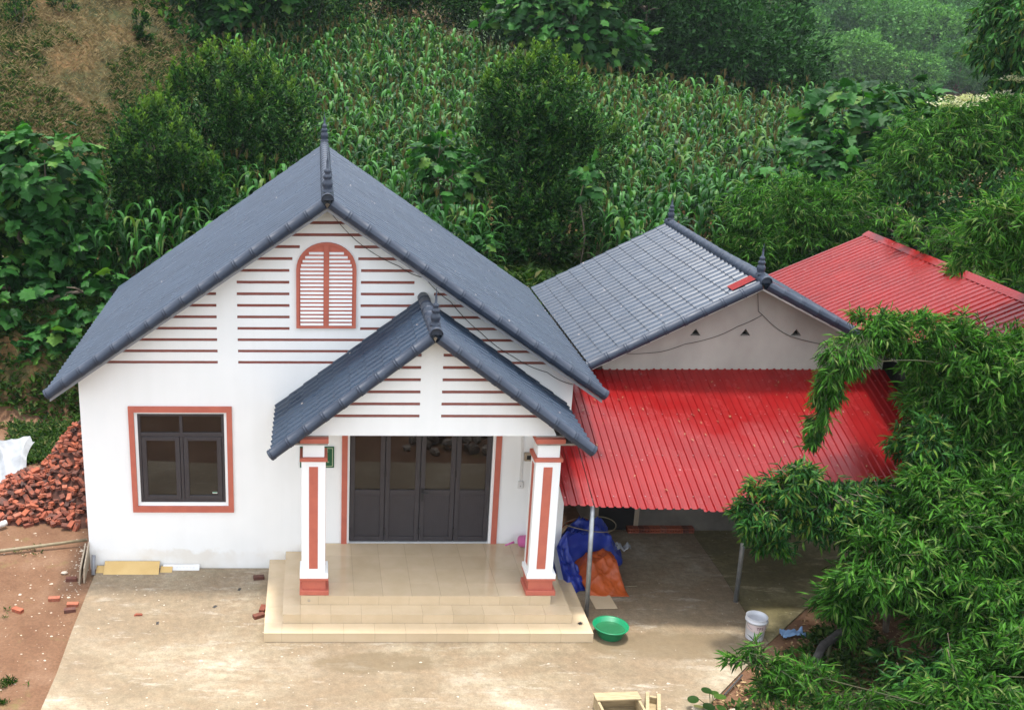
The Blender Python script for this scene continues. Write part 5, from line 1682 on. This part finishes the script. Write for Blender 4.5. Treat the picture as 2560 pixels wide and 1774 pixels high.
spray_clump('bamboo_clump', 'low bamboo sprays at the bottom right corner of the picture', (13.6, -5.2),
            [((12.5, -4.6, 1.0), (0.9, 0.6, 0.5)), ((11.6, -4.8, 0.85), (0.6, 0.5, 0.4)), ((12.9, -4.3, 0.6), (0.6, 0.5, 0.5))], 1400, 0.175, 150, hang=0.3, shell=0.4,
            culms=[[(13.6, -5.2, 0), (13.2, -4.9, 1.2), (11.8, -4.8, 1.2)]])
spray_clump('bamboo_branch', 'bright bamboo sprigs reaching over the right edge of the concrete yard', (12.6, -5.4),
            [((9.15, -4.55, 1.22), (0.32, 0.22, 0.18)), ((9.75, -4.6, 1.05), (0.40, 0.25, 0.20)), ((10.2, -4.7, 0.75), (0.42, 0.3, 0.22)), ((9.25, -4.6, 0.85), (0.14, 0.14, 0.22))], 330, 0.16, 130, hang=0.25, shell=0.3,
            culms=[[(12.6, -5.4, 0), (11.6, -5.1, 0.8), (10.3, -4.75, 1.0), (9.2, -4.55, 1.2)]], twig_len=0.22, culm_r=0.014, clumps=0.8)
spray_clump('drooping_leaf_tree', 'tree with drooping narrow leaves in front of the awning posts', (12.2, -1.9),
            [((10.35, -2.15, 2.45), (0.5, 0.35, 0.32)), ((9.97, -2.2, 2.05), (0.40, 0.3, 0.28)), ((10.9, -2.1, 2.15), (0.65, 0.4, 0.4)), ((11.75, -2.0, 1.95), (0.7, 0.42, 0.4)), ((12.5, -1.5, 2.75), (0.36, 0.4, 0.5)), ((10.15, -2.3, 1.62), (0.22, 0.2, 0.2))], 1500, 0.155, 260, hang=0.55, cat='tree', m=MT['droopleaf'], me=droop_me, width=0.20, per=(8, 13), spread=0.9,
            culm_m=MT['bark'], culms=[[(12.2, -1.9, 0), (12.0, -1.9, 1.3), (11.4, -2.0, 2.1), (9.9, -2.2, 2.1)], [(12.2, -1.9, 0), (12.2, -1.8, 1.6), (12.5, -1.6, 2.7)]], culm_r=0.045, young=0.10, twig_len=0.16)
spray_clump('drooping_leaf_tree', 'dark drooping leaf shrub under the foreground bamboo', (12.3, -3.9),
            [((11.9, -3.9, 0.75), (0.7, 0.5, 0.45)), ((12.8, -3.7, 0.8), (0.8, 0.5, 0.5)), ((13.5, -3.0, 1.2), (0.8, 0.6, 0.7))], 800, 0.16, 120, hang=0.6, cat='shrub', m=MT['droopleaf'], me=droop_me, width=0.22, per=(8, 12), spread=0.9,
            culm_m=MT['bark'], culms=[[(12.3, -3.9, 0), (12.3, -3.8, 0.5), (12.0, -3.9, 1.0)]], culm_r=0.03, twig_len=0.16)
spray_clump('leafy_bush', 'leafy bush against the right end of the awning', (13.8, -0.6),
            [((13.55, -0.9, 1.6), (0.6, 0.4, 0.8)), ((12.85, -1.25, 2.6), (0.42, 0.35, 0.42)), ((13.1, -1.2, 1.9), (0.5, 0.4, 0.5)), ((14.2, -1.0, 1.0), (0.9, 0.6, 0.9)), ((14.8, -2.2, 1.6), (0.8, 0.7, 1.2))], 1700, 0.16, 60, hang=0.5, cat='bush', m=MT['droopleaf'], me=droop_me, width=0.22, per=(7, 11), spread=0.8, culm_m=MT['bark'], culms=[[(13.8, -0.6, 0), (13.7, -0.6, 1.0), (13.6, -0.7, 1.9)]], culm_r=0.03, twig_len=0.16)

# ------------------------------------------------------------------ brick pile and loose bricks
def brick_geo():
    mb = MB()
    L, Wd, Hh = 0.175, 0.083, 0.054
    # body with two bores showing at the ends
    x0, x1, y0, y1 = -L / 2, L / 2, -Wd / 2, Wd / 2
    mb.add([(x0, y0, 0), (x1, y0, 0), (x1, y1, 0), (x0, y1, 0), (x0, y0, Hh), (x1, y0, Hh), (x1, y1, Hh), (x0, y1, Hh)], [(3, 2, 1, 0), (4, 5, 6, 7), (0, 1, 5, 4), (2, 3, 7, 6)])
    for x, s in ((x0, 1), (x1, -1)):
        h = [(-0.031, -0.007), (0.007, 0.031)]
        ys = [y0, h[0][0], h[0][1], h[1][0], h[1][1], y1]
        for a, b in ((0, 1), (2, 3), (4, 5)):
            mb.add([(x, ys[a], 0), (x, ys[b], 0), (x, ys[b], Hh), (x, ys[a], Hh)], [(0, 1, 2, 3)])
        for a, b in h:
            mb.add([(x, a, 0), (x, b, 0), (x, b, 0.015), (x, a, 0.015)], [(0, 1, 2, 3)])
            mb.add([(x, a, 0.039), (x, b, 0.039), (x, b, Hh), (x, a, Hh)], [(0, 1, 2, 3)])
            d = x + s * 0.03
            mb.add([(x, a, 0.015), (x, b, 0.015), (x, b, 0.039), (x, a, 0.039), (d, a, 0.015), (d, b, 0.015), (d, b, 0.039), (d, a, 0.039)], [(0, 1, 5, 4), (1, 2, 6, 5), (2, 3, 7, 6), (3, 0, 4, 7), (4, 5, 6, 7)])
    return mb
brick_me = mesh_from('brick', *(lambda q: (q.v, q.f))(brick_geo()), MT['brick'])
def pile_h(x, y):
    a = 1.42 * max(0.0, 1 - sqrt(((x + 0.75) / 1.0) ** 2 + ((y - 3.0) / 1.35) ** 2)) ** 0.85
    b = 0.62 * max(0.0, 1 - sqrt(((x + 1.55) / 1.15) ** 2 + ((y - 2.6) / 1.05) ** 2)) ** 0.8
    c = 0.42 * max(0.0, 1 - sqrt(((x + 0.6) / 0.7) ** 2 + ((y - 2.1) / 0.75) ** 2)) ** 0.8
    return max(a, b, c)
cx_ = [(-2.9 + i * 0.12, 1.2 + j * 0.12) for i in range(25) for j in range(28)]
core = MB()
# earth and rubble core that the bricks lie on; dark colour paints the shade between them
V, Fq = [], []
for j in range(28):
    for i in range(25):
        x, y = -2.9 + i * 0.12, 1.2 + j * 0.12
        V.append((min(x, -0.02), y, max(-0.06, pile_h(x, y) - 0.09)))
for j in range(27):
    for i in range(24):
        a = j * 25 + i
        Fq.append((a, a + 1, a + 26, a + 25))
o = link('brick_rubble', mesh_from('brick_rubble', V, Fq, mat('gap_shade_clay', (0.10, 0.036, 0.022), (0.05, 0.022, 0.016), 9, 0.95))); o['kind'] = 'stuff'; o['label'] = 'broken brick rubble inside the pile'
bp = []
tries = 0
while len(bp) < 560 and tries < 60000:
    tries += 1
    x, y = R.uniform(-2.7, -0.06), R.uniform(1.4, 4.4)
    h = pile_h(x, y)
    if h < 0.03:
        continue
    md = 0.068
    if any((x - q[0]) ** 2 + (y - q[1]) ** 2 + (h - q[2]) ** 2 < md * md for q in bp[-560:]):
        continue
    bp.append((x, y, h))
bp.sort(key=lambda q: q[1] + 0.0 * q[2] - 2.2 * (q[2] > 0.2))
def brick_pose():
    return (R.gauss(0, 0.40) if R.random() < 0.75 else R.uniform(-1.5, 1.5), R.gauss(0, 0.35), R.uniform(0, pi))
pieces_v = MB()
single = set(R.sample(range(len(bp)), min(285, len(bp))))
M_rest_v, M_rest_f, n0 = [], [], 0
BV = np.array(brick_me.vertices.__len__() and [v.co[:] for v in brick_me.vertices])
BF = [tuple(p.vertices) for p in brick_me.polygons]
for i, (x, y, h) in enumerate(bp):
    rot = brick_pose()
    s = R.choice([0.95, 0.92, 0.9, 0.55, 0.5])
    if i in single:
        b_ = link('brick', brick_me, None, (x, y, h - 0.03), rot, (s, 1, 1))
        tag(b_, 'red clay brick with two bores in the heap left of the white house', 'brick', 'bricks heaped left of the house')
    else:
        from mathutils import Euler
        Mx = Matrix.Translation((x, y, h - 0.045)) @ Euler(rot).to_matrix().to_4x4() @ Matrix.Diagonal((s, 1, 1, 1))
        for v in BV:
            M_rest_v.append(tuple(Mx @ Vector(v)))
        for f in BF:
            M_rest_f.append(tuple(q + n0 for q in f))
        n0 += len(BV)
o = link('brick_heap', mesh_from('brick_heap', M_rest_v, M_rest_f, mat('fired_clay_mixed', (0.28, 0.075, 0.038), (0.09, 0.038, 0.027), 7, 0.9, lo=0.4, hi=0.6))); o['kind'] = 'stuff'; o['label'] = 'more red bricks wedged in the heap left of the house'
loose = [(-0.24, -0.37, 0.1, 'loose brick beside the leaning grey boards'), (-0.86, -1.31, -0.5, 'lone brick lying on the red earth at the far left'), (-0.38, -0.97, 0.1, 'loose brick on the earth between the lone brick and the yard edge'), (-0.05, -1.16, 0.05, 'upper of two bricks at the left edge of the concrete yard'), (-0.06, -1.32, 0.2, 'lower of two bricks at the left edge of the concrete yard'),
         (2.79, -0.37, 0.15, 'loose brick on the yard below the wall beside the steps'), (2.90, -1.33, 1.4, 'brick standing against the lowest step'), (2.85, -1.53, 0.5, 'brick lying beside the front left corner of the steps'), (-0.95, 1.58, 1.1, 'fallen brick just in front of the heap'), (-1.42, 1.56, 0.6, 'pair brick rolled away from the foot of the heap'), (-0.62, 1.55, 1.2, 'brick lying right of the others in front of the heap')]
for x, y, a, lb in loose:
    tag(link('brick', brick_me, None, (x, y, Tz(x, y) if x < 0.1 else 0.0), (0, 0, a)), lb, 'brick')
mo = mesh_from('broken_tile', *(lambda q: (q.v, q.f))(MB().prism([(0, 0), (0.13, 0.0), (0.12, 0.02), (0.03, 0.025)], -0.02, 0.025)), MT['brick'])
tag(link('broken_tile', mo, None, (0.95, -1.49, 0.001), (0, 0, 0.1)), 'flat red tile fragment in the middle of the yard', 'tile fragment')
# row of bricks under the awning wall
rb = []
for i in range(12):
    x = 9.26 + i * 0.098
    o = link('brick', brick_me, None, (x, 1.52 - 0.16, 0.0), (0, 0, pi / 2 + R.uniform(-0.03, 0.03)), (1.25, 1.1, 1.6))
    tag(o, 'brick laid in the straight row against the grey wall under the awning', 'brick', 'row of bricks under the awning')

# ------------------------------------------------------------------ white tarp, pipe, pole, boards at the left
def crumple(nu, nv, fn, m, name, label, cat, thick=0.006, loc=(0, 0, 0)):
    V = []
    for j in range(nv + 1):
        for i in range(nu + 1):
            V.append(fn(i / nu, j / nv))
    Fx = [(j * (nu + 1) + i, j * (nu + 1) + i + 1, (j + 1) * (nu + 1) + i + 1, (j + 1) * (nu + 1) + i) for j in range(nv) for i in range(nu)]
    o = link(name, mesh_from(name, V, Fx, m, True), None, loc)
    s = o.modifiers.new('cloth_thickness', 'SOLIDIFY'); s.thickness = thick
    return tag(o, label, cat)
def fold(x, y, s, seed, amp):
    """sharp creases: folded plane waves bent by smooth noise"""
    rr = random.Random(seed)
    wx = x + 0.5 / s * (float(vnoise(x, y, s * 0.9, seed)) - 0.5) * 2
    wy = y + 0.5 / s * (float(vnoise(x, y, s * 0.9, seed + 9)) - 0.5) * 2
    t = 0.0
    for k in range(4):
        a = rr.uniform(0, pi); f = s * (1.0 + 0.75 * k) * 1.6
        t += (1 - abs(sin(f * (wx * cos(a) + wy * sin(a)) + rr.uniform(0, 6)))) ** 1.5 / (1 + 0.8 * k)
    return amp * t * 0.55
def tarp_white(u, v):
    ex = -2.05 + 0.42 * v + 0.12 * sin(5 * v)
    x = -3.4 + (ex + 3.4) * u; y = 2.35 + 1.25 * v
    h = 0.10 + 0.75 * v ** 0.8 - 0.12 * (1 - u)
    k = fold(x, y, 1.7, 31, 0.22)
    return (x, y - 0.25 * k, max(0.0, h * min(1, 0.1 + v * 3) + k - 0.04) * (1 - 0.15 * (u > 0.96)))
crumple(40, 30, tarp_white, MT['whitecloth'], 'white_tarp', 'crumpled white plastic tarp over the left side of the brick heap', 'tarp')
pp = MB().tube([(-2.55, 0.75, 0.02), (-1.86, 1.46, 0.05)], 0.05, 14).tube([(-1.87, 1.45, 0.05), (-1.80, 1.52, 0.055)], 0.052, 14)
tag(pp.build('white_pipe', MT['pvc'], smooth=True), 'white plastic pipe lying on the earth at the left edge', 'pipe')
pq = MB().tube([(-2.4, 0.40, 0.02), (-1.63, 0.49, 0.035), (-0.95, 0.66, 0.05), (-0.22, 0.84, 0.07)], [0.032, 0.03, 0.028, 0.025], 10)
tag(pq.build('bamboo_pole', MT['pole'], smooth=True), 'long dry bamboo pole lying towards the corner of the house', 'pole')
for (dx, dy, tilt, lb) in ((-0.10, -0.50, 0.10, 'outer weathered grey board leaning on edge at the house corner'), (-0.03, -0.46, 0.05, 'inner weathered board leaning on edge at the house corner')):
    b_ = MB()
    b_.add([(0, 0, 0), (0, 0.50, 0.12), (0, 0.46, 0.50), (0, 0.02, 0.26), (0.022, 0, 0), (0.022, 0.50, 0.12), (0.022, 0.46, 0.50), (0.022, 0.02, 0.26)], [(3, 2, 1, 0), (4, 5, 6, 7), (0, 1, 5, 4), (1, 2, 6, 5), (2, 3, 7, 6), (3, 0, 4, 7)])
    tag(b_.build('leaning_board', MT['oldply'], None, (dx, dy, Tz(dx, dy)), rot=(0, tilt, 0.02)), lb, 'board')
tag(MB().tube([(0.09, -0.25, 0.0), (0.08, -0.08, 0.27)], 0.033, 12).build('grey_pipe', MT['greypipe'], smooth=True), 'short grey pipe standing against the front corner of the house', 'pipe')
def plank(name, x0, x1, yb, yt, h, m, lb, th=0.016):
    o = MB()
    o.add([(x0, yb, 0.002), (x1, yb, 0.002), (x1, yt, h), (x0, yt, h), (x0, yb + th, 0.002), (x1, yb + th, 0.002), (x1, yt + th, h), (x0, yt + th, h)], [(0, 1, 2, 3), (7, 6, 5, 4), (0, 4, 5, 1), (2, 6, 7, 3), (1, 5, 6, 2), (3, 7, 4, 0)])
    return tag(o.build(name, m), lb, 'board')
plank('yellow_board', 0.25, 1.15, -0.24, -0.035, 0.13, MT['ply'], 'wide yellow board leaning against the foot of the front wall')
plank('wood_offcut', 0.12, 0.255, -0.19, -0.06, 0.06, MT['ply'], 'short wood offcut left of the wide yellow board')
plank('wood_offcut', 1.165, 1.36, -0.17, -0.05, 0.05, MT['ply'], 'short wood offcut right of the wide yellow board')
wp = plank('white_strip', 1.20, 1.80, -0.10, -0.03, 0.07, MT['pvc'], 'white printed strip leaning against the foot of the wall')
for k in range(9):
    MB().add([(1.25 + k * 0.055, -0.0925 + 0.012, 0.012 + 0.001), (1.28 + k * 0.055, -0.0925 + 0.012, 0.013), (1.28 + k * 0.055, -0.066, 0.036), (1.25 + k * 0.055, -0.066, 0.036)], [(0, 1, 2, 3)]).build('printed_mark', MT['greypipe'], wp)
# stones and crumbs
def stone_geo(seed, n=1):
    rr = np.random.default_rng(seed)
    V, Fx = [], []
    nu, nv = 9, 6
    for j in range(nv + 1):
        for i in range(nu):
            th = pi * j / nv; ph = 2 * pi * i / nu
            V.append([sin(th) * cos(ph), sin(th) * sin(ph), cos(th)])
    V = np.array(V)
    for _ in range(7):
        d = unit(rr.normal(size=3)); k = rr.uniform(0.45, 0.8)
        q = V @ d
        V = V - np.outer(np.maximum(0, q - k), d)
    for j in range(nv):
        for i in range(nu):
            Fx.append((j * nu + i, (j + 1) * nu + i, (j + 1) * nu + (i + 1) % nu, j * nu + (i + 1) % nu))
    return V, Fx
stone_me = [mesh_from('stone', *stone_geo(k), MT['stone']) for k in range(4)]
lump_me = [mesh_from('lump', *stone_geo(10 + k), MT['lump']) for k in range(3)]
cr_v, cr_f, n0 = [], [], 0
for k in range(420):
    zone = R.random()
    if zone < 0.55:
        x, y = R.uniform(-2.4, 0.0), R.uniform(-4.2, 1.4); z = Tz(x, y)
    elif zone < 0.8:
        x, y = R.uniform(0.2, 8.6), R.uniform(-4.0, -0.1); z = 0.0
        if 2.9 < x < 7.8 and y > -2.25:
            continue
    else:
        x, y = R.gauss(-0.22, 0.10), R.uniform(-0.9, 0.9); z = Tz(x, y)
    s = R.uniform(0.004, 0.016) * (1.8 if R.random() < 0.12 else 1)
    V, Fx = stone_geo(k)
    V = V[::1] * s * np.array([1.4, 1.0, 0.5]) + np.array([x, y, z])
    cr_v += [tuple(p) for p in V]; cr_f += [tuple(q + n0 for q in f) for f in Fx]; n0 += len(V)
o = link('grit', mesh_from('grit', cr_v, cr_f, MT['lump'])); o['kind'] = 'stuff'; o['label'] = 'pale grit and crumbs scattered over the yard and earth'
for (x, y, s, lb) in ((-0.40, -0.16, 0.045, 'pale stone on the earth near the leaning boards'), (-0.86, 1.66, 0.06, 'grey stone at the foot of the brick heap')):
    tag(link('stone', lump_me[0], None, (x, y, Tz(x, y) + s * 0.3), (0.2, 0.1, 0.6), (s * 1.4, s, s * 0.7)), lb, 'stone')
for (x, y, a, lb) in ((2.16, -1.24, 0.4, 'dark dead leaf in the middle of the concrete yard'), (1.34, -1.71, 1.2, 'curled dead leaf on the yard left of centre'), (2.50, -0.72, 0.9, 'thin dark twig on the yard near the steps'), (7.62, -1.95, 0.3, 'dark rag of dead leaves on the right end of the lowest step')):
    zz = 0.151 if x > 7 else 0.0
    q = MB()
    for k in range(5 if x > 7 else 2):
        t_ = a + k * 0.8
        q.add([(0.05 * cos(t_), 0.05 * sin(t_), 0.012), (0.018 * cos(t_ + 1.57), 0.018 * sin(t_ + 1.57), 0.022), (-0.05 * cos(t_), -0.05 * sin(t_), 0.006), (-0.018 * cos(t_ + 1.57), -0.018 * sin(t_ + 1.57), 0.004)], [(0, 1, 2, 3)])
    tag(q.build('dead_leaf', MT['logbark'], None, (x, y, zz)), lb, 'leaf')

# ------------------------------------------------------------------ tarps beside the steps
def blue_fn(u, v):
    xr_ = 8.00 + 0.78 * ss(0.50, 0.72, v) + 0.04 * sin(9 * v)
    x = 7.54 + (xr_ - 7.54) * u + 0.05 * sin(7 * v + 1)
    y = -0.80 + 1.22 * v - 0.08 * sin(6 * u)
    e = min(1, u * 3.5) * min(1, (1 - u) * 3.0)
    h = 0.64 * e ** 0.8 * min(1, v * 1.7) ** 1.2
    k = fold(x, y, 3.3, 41, 0.20) + fold(x + y, y - x, 7.5, 44, 0.11)
    return (x + 0.16 * (k - 0.10), y - 0.24 * k, max(0.012, h + (k - 0.08) * (0.35 + h)))
crumple(56, 56, blue_fn, MT['blue'], 'blue_tarp', 'crumpled blue tarp heaped against the side of the porch steps', 'tarp')
def orange_fn(u, v):
    x = 7.98 + 0.66 * u - 0.05 * v; y = -0.92 + 0.80 * v
    h = 0.36 * min(1, v * 1.5) ** 1.1 * min(1, (1 - u) * 9) ** 0.5 * min(1, 0.4 + u * 2.0)
    k = fold(x, y, 3.0, 51, 0.15) + fold(x - y, y + x, 7.0, 54, 0.06)
    return (x + 0.04 * k, y - 0.10 * k, max(0.014, h + (k - 0.05) * (0.30 + h)))
crumple(48, 48, orange_fn, MT['orange'], 'orange_tarp', 'orange tarp spilling from under the blue tarp behind the awning post', 'tarp')
def back_fn(u, v):
    x = 7.70 + 0.85 * u; y = 0.42 + 0.40 * v
    k = fold(x, y, 3.0, 61, 0.18)
    return (x, y, max(0.02, 0.66 * (1 - (2 * u - 1) ** 2) ** 0.7 * (1 - 0.4 * v) + k * 0.6))
crumple(30, 24, back_fn, MT['orange'], 'orange_tarp', 'second orange tarp lying behind the blue one in the shade', 'tarp')
hp = MB()
Q = [(8.22 + 0.42 * cos(2 * pi * k / 28), 0.12 + 0.26 * sin(2 * pi * k / 28), 0.74 + 0.03 * sin(2 * pi * k / 28 * 2)) for k in range(29)]
hp.tube(Q, 0.008, 6)
tag(hp.build('hoop', MT['pole'], smooth=True), 'thin cane hoop lying on top of the blue tarp', 'hoop')
bk = crumple(12, 10, lambda u, v: (8.62 + 0.22 * u, -0.18 + 0.16 * v, 0.42 + 0.03 * sin(9 * u) + fold(u, v, 4, 71, 0.08)), MT['whitecloth'], 'white_sack', 'scrap of white sack sticking out beside the orange tarp', 'sack')
tag(MB().add([(-0.05, -0.30, 0.0), (0.03, -0.30, 0.0), (0.03, 0.32, 0.24), (-0.05, 0.32, 0.24), (-0.05, -0.30, 0.02), (0.03, -0.30, 0.02), (0.03, 0.32, 0.26), (-0.05, 0.32, 0.26)], [(3, 2, 1, 0), (4, 5, 6, 7), (0, 1, 5, 4), (1, 2, 6, 5), (2, 3, 7, 6), (3, 0, 4, 7)]).build('grey_plank', MT['greypipe'], None, (7.55, -0.62, 0.302)), 'grey blue plank resting on the side of the porch steps', 'plank')
tag(bevel(MB().box(-0.17, 0.17, -0.26, 0.26, 0.0, 0.012).build('loose_tile', MT['tile'], None, (8.18, -1.03, 0.006), rot=(0, 0, 0.05)), 0.002), 'loose cream floor tile lying under the awning by the post', 'tile')
tag(MB().tube([(8.65, -0.62, 0.012), (8.85, -0.60, 0.012)], 0.008, 5).build('stick', MT['pole']), 'short pale stick on the floor right of the orange tarp', 'stick')

# ------------------------------------------------------------------ basin, pail, crate
bs = thing('green_basin', 'green plastic basin full of water beside the porch steps', 'basin', (8.05, -2.03, 0.0))
b_ = MB().lathe([(0.0, 0.004), (0.155, 0.004), (0.165, 0.0), (0.175, 0.012), (0.245, 0.165), (0.262, 0.172), (0.263, 0.182), (0.240, 0.178), (0.168, 0.018), (0.0, 0.014)], 40)
b_.build('bowl', MT['basin'], bs, smooth=True)
MB().lathe([(0.0, 0.115), (0.2135, 0.115)], 40).build('water', MT['water'], bs)
bu = thing('white_pail', 'open white paint pail with dark lettering at the edge of the yard', 'pail', (10.17, -2.07, 0.0))
b_ = MB().lathe([(0.0, 0.003), (0.120, 0.003), (0.124, 0.0), (0.126, 0.01), (0.143, 0.285), (0.156, 0.288), (0.158, 0.31), (0.150, 0.315), (0.152, 0.352), (0.155, 0.36), (0.147, 0.362), (0.138, 0.28), (0.120, 0.012), (0.0, 0.010)], 36)
b_.build('pail_body', MT['pail'], bs if False else bu, smooth=True)
lb = MB()
V, Fq = [], []
for j in range(2):
    for i in range(17):
        a = radians(-175 + 170 * i / 16)
        r = (0.1375 if j == 0 else 0.1425) + 0.0015
        V.append((r * cos(a), r * sin(a), (0.185 - 0.035 * sin(pi * i / 16)) if j == 0 else 0.272))
for i in range(16):
    Fq.append((i, i + 1, 17 + i + 1, 17 + i))
lb.add(V, Fq).build('label', MT['label'], bu, smooth=True)
for ch, ang in (('T', -101), ('P', -87), ('S', -73)):
    a = radians(ang)
    text_mesh(ch, 0.062, MT['ink'], 'lettering', bu, (0.145 * cos(a), 0.145 * sin(a), 0.205), (pi / 2, 0, a + pi / 2), 0.95)
a = radians(-42)
MB().add([(0.1445 * cos(a - 0.1), 0.1445 * sin(a - 0.1), 0.225), (0.1445 * cos(a + 0.1), 0.1445 * sin(a + 0.1), 0.222), (0.1445 * cos(a + 0.05), 0.1445 * sin(a + 0.05), 0.255)], [(0, 1, 2)]).build('logo', MT['ink'], bu)
hd = MB()
hd.tube([(0.16 * cos(t), -0.03 - 0.10 * sin(t) * 0.9, 0.30 - 0.13 * sin(t)) for t in np.linspace(0, pi, 17)], 0.004, 6)
hd.build('handle', MT['steel'], bu, smooth=True)
# wooden crate and lumps at the bottom edge
cr = thing('wooden_crate', 'open weathered wooden crate at the bottom edge of the yard', 'crate', (7.80, -3.78, 0.0))
cr.scale = (1.15, 1.15, 1.15)
for (x0, x1, y0, y1, z0, z1, nm) in ((-0.36, 0.14, 0.02, 0.05, 0.0, 0.17, 'rear_board'), (-0.36, -0.33, -0.34, 0.02, 0.0, 0.17, 'side_board'), (0.11, 0.14, -0.34, 0.02, 0.0, 0.17, 'side_board'), (-0.33, 0.11, -0.34, -0.31, 0.0, 0.13, 'front_board'), (-0.33, 0.11, -0.31, 0.02, 0.0, 0.015, 'bottom_board'), (-0.37, 0.15, -0.09, 0.055, 0.172, 0.192, 'top_board')):
    bevel(MB().box(x0, x1, y0, y1, z0, z1).build(nm, MT['wood'], cr, rot=(0, 0, 0.06)), 0.004)
cr2 = thing('wooden_box', 'narrow weathered wooden box leaning beside the crate at the bottom edge', 'box', (8.06, -3.86, 0.0))
cr2.scale = (1.2, 1.2, 1.2)
for (x0, x1, y0, y1, z0, z1, nm) in ((-0.02, 0.02, -0.3, 0.16, 0.0, 0.16, 'side_board'), (0.10, 0.14, -0.3, 0.16, 0.0, 0.16, 'side_board'), (0.021, 0.099, 0.10, 0.13, 0.0, 0.14, 'end_board'), (0.02, 0.10, -0.3, 0.1, 0.0, 0.06, 'bottom_board')):
    bevel(MB().box(x0, x1, y0, y1, z0, z1).build(nm, MT['wood'], cr2, rot=(0, 0, -0.28)), 0.004)
for (x, y, s, k, lb) in ((8.80, -3.92, 0.12, 0, 'pale cement lump in front of the small green plant'), (9.15, -3.95, 0.11, 1, 'flat pale cement lump on the earth at the bottom edge'), (8.36, -3.90, 0.07, 2, 'small whitish cement lump right of the crate')):
    tag(link('cement_lump', lump_me[k], None, (x, y, s * 0.35), (0.1, 0.2, k), (s * 1.5, s * 0.9, s * 0.7)), lb, 'lump')
# small gourd plant
gp = thing('gourd_plant', 'small round leaved plant growing at the bottom corner of the yard', 'plant', (8.92, -3.82, 0.0))
rd = []
for k in range(14):
    a = 2 * pi * k / 14
    rd.append((0.5 + 0.5 * cos(a), 0.5 * sin(a), 0.0))
rl = mesh_from('leaf', [(0.45, 0, -0.06)] + rd, [(0, 1 + k, 1 + (k + 1) % 14) for k in range(14)], MT['weed'])
for (dx, dy, z, a, s) in ((-0.16, 0.02, 0.16, 2.9, 0.12), (-0.03, 0.03, 0.24, 1.8, 0.11), (0.02, -0.02, 0.22, 0.2, 0.13), (-0.05, -0.08, 0.17, 4.2, 0.13), (0.03, 0.06, 0.20, 1.0, 0.10), (-0.13, -0.07, 0.12, 3.6, 0.12), (0.05, -0.08, 0.15, 5.2, 0.11)):
    link('leaf', rl, gp, (dx, dy, z), (R.uniform(-0.25, 0.25), R.uniform(-0.25, 0.25), a), s * 1.25)
    MB().tube([(0, 0, -0.02), (dx * 0.6, dy * 0.6, z * 0.7), (dx, dy, z)], 0.005, 4).build('stem', MT['weed'], gp)
# log, blue plastic scrap, bamboo cane and sticks on the verge
def verge(x, y): return (x, y, Tz(x, y))
tag(MB().tube([(10.62, -2.95, 0.03), (11.0, -2.45, 0.10), (11.9, -1.75, 0.18), (12.8, -1.2, 0.2)], [0.055, 0.06, 0.055, 0.05], 10).build('log', MT['logbark'], smooth=True), 'dark charred log lying on the earth under the foreground bamboo', 'log')
tag(MB().tube([(11.0, -2.62, 0.04), (11.25, -2.20, 0.12)], 0.028, 10).build('cane', MT['culm'], smooth=True), 'green bamboo cane beside the dark log', 'cane')
crumple(22, 14, lambda u, v: (10.58 + 0.36 * u, -2.12 + 0.16 * v + 0.05 * u, 0.0 + fold(u * 0.4, v * 0.2, 11, 81, 0.10)), MT['bluerag'], 'blue_plastic', 'crumpled pale blue plastic sheet on the litter beside the pail', 'plastic', 0.003)
# litter kerb stick along the diagonal edge
tag(MB().tube([(9.22, -3.50, 0.02), (9.62, -3.06, 0.03)], 0.014, 6).build('stick', MT['logbark']), 'dark stick along the diagonal edge of the yard', 'stick')

# ------------------------------------------------------------------ stone heap before the yard, mirrored in the glass
for k in range(44):
    x, y = R.gauss(6.9, 0.55), R.uniform(-5.75, -4.75)
    s = R.uniform(0.10, 0.17)
    h = max(0, 0.36 - abs(x - 6.9) * 0.25) * min(1, (-4.6 - y) * 1.6) * R.uniform(0.6, 1)
    tag(link('stone', stone_me[k % 4], None, (x, y, Tz(x, y) + h + s * 0.2), (R.uniform(0, 3), R.uniform(0, 3), R.uniform(0, 3)), (s, s * R.uniform(0.7, 1), s * R.uniform(0.6, 0.9))), 'rough grey building stone in the heap before the yard', 'stone', 'stones heaped before the yard')

# ------------------------------------------------------------------ haze
hz = link('haze', mesh_from('haze', *(lambda q: (q.v, q.f))(MB().box(-420, 420, -220, 720, -45, 175)), None))
hz['kind'] = 'stuff'
hm = bpy.data.materials.new('haze'); hm.use_nodes = True
hm.node_tree.nodes.clear()
pv = hm.node_tree.nodes.new('ShaderNodeVolumePrincipled')
pv.inputs['Color'].default_value = (0.82, 0.92, 1.0, 1)
pv.inputs['Density'].default_value = 0.00020
pv.inputs['Anisotropy'].default_value = 0.1
ho = hm.node_tree.nodes.new('ShaderNodeOutputMaterial')
hm.node_tree.links.new(pv.outputs[0], ho.inputs['Volume'])
hz.data.materials.append(hm)
S.cycles.volume_bounces = 0
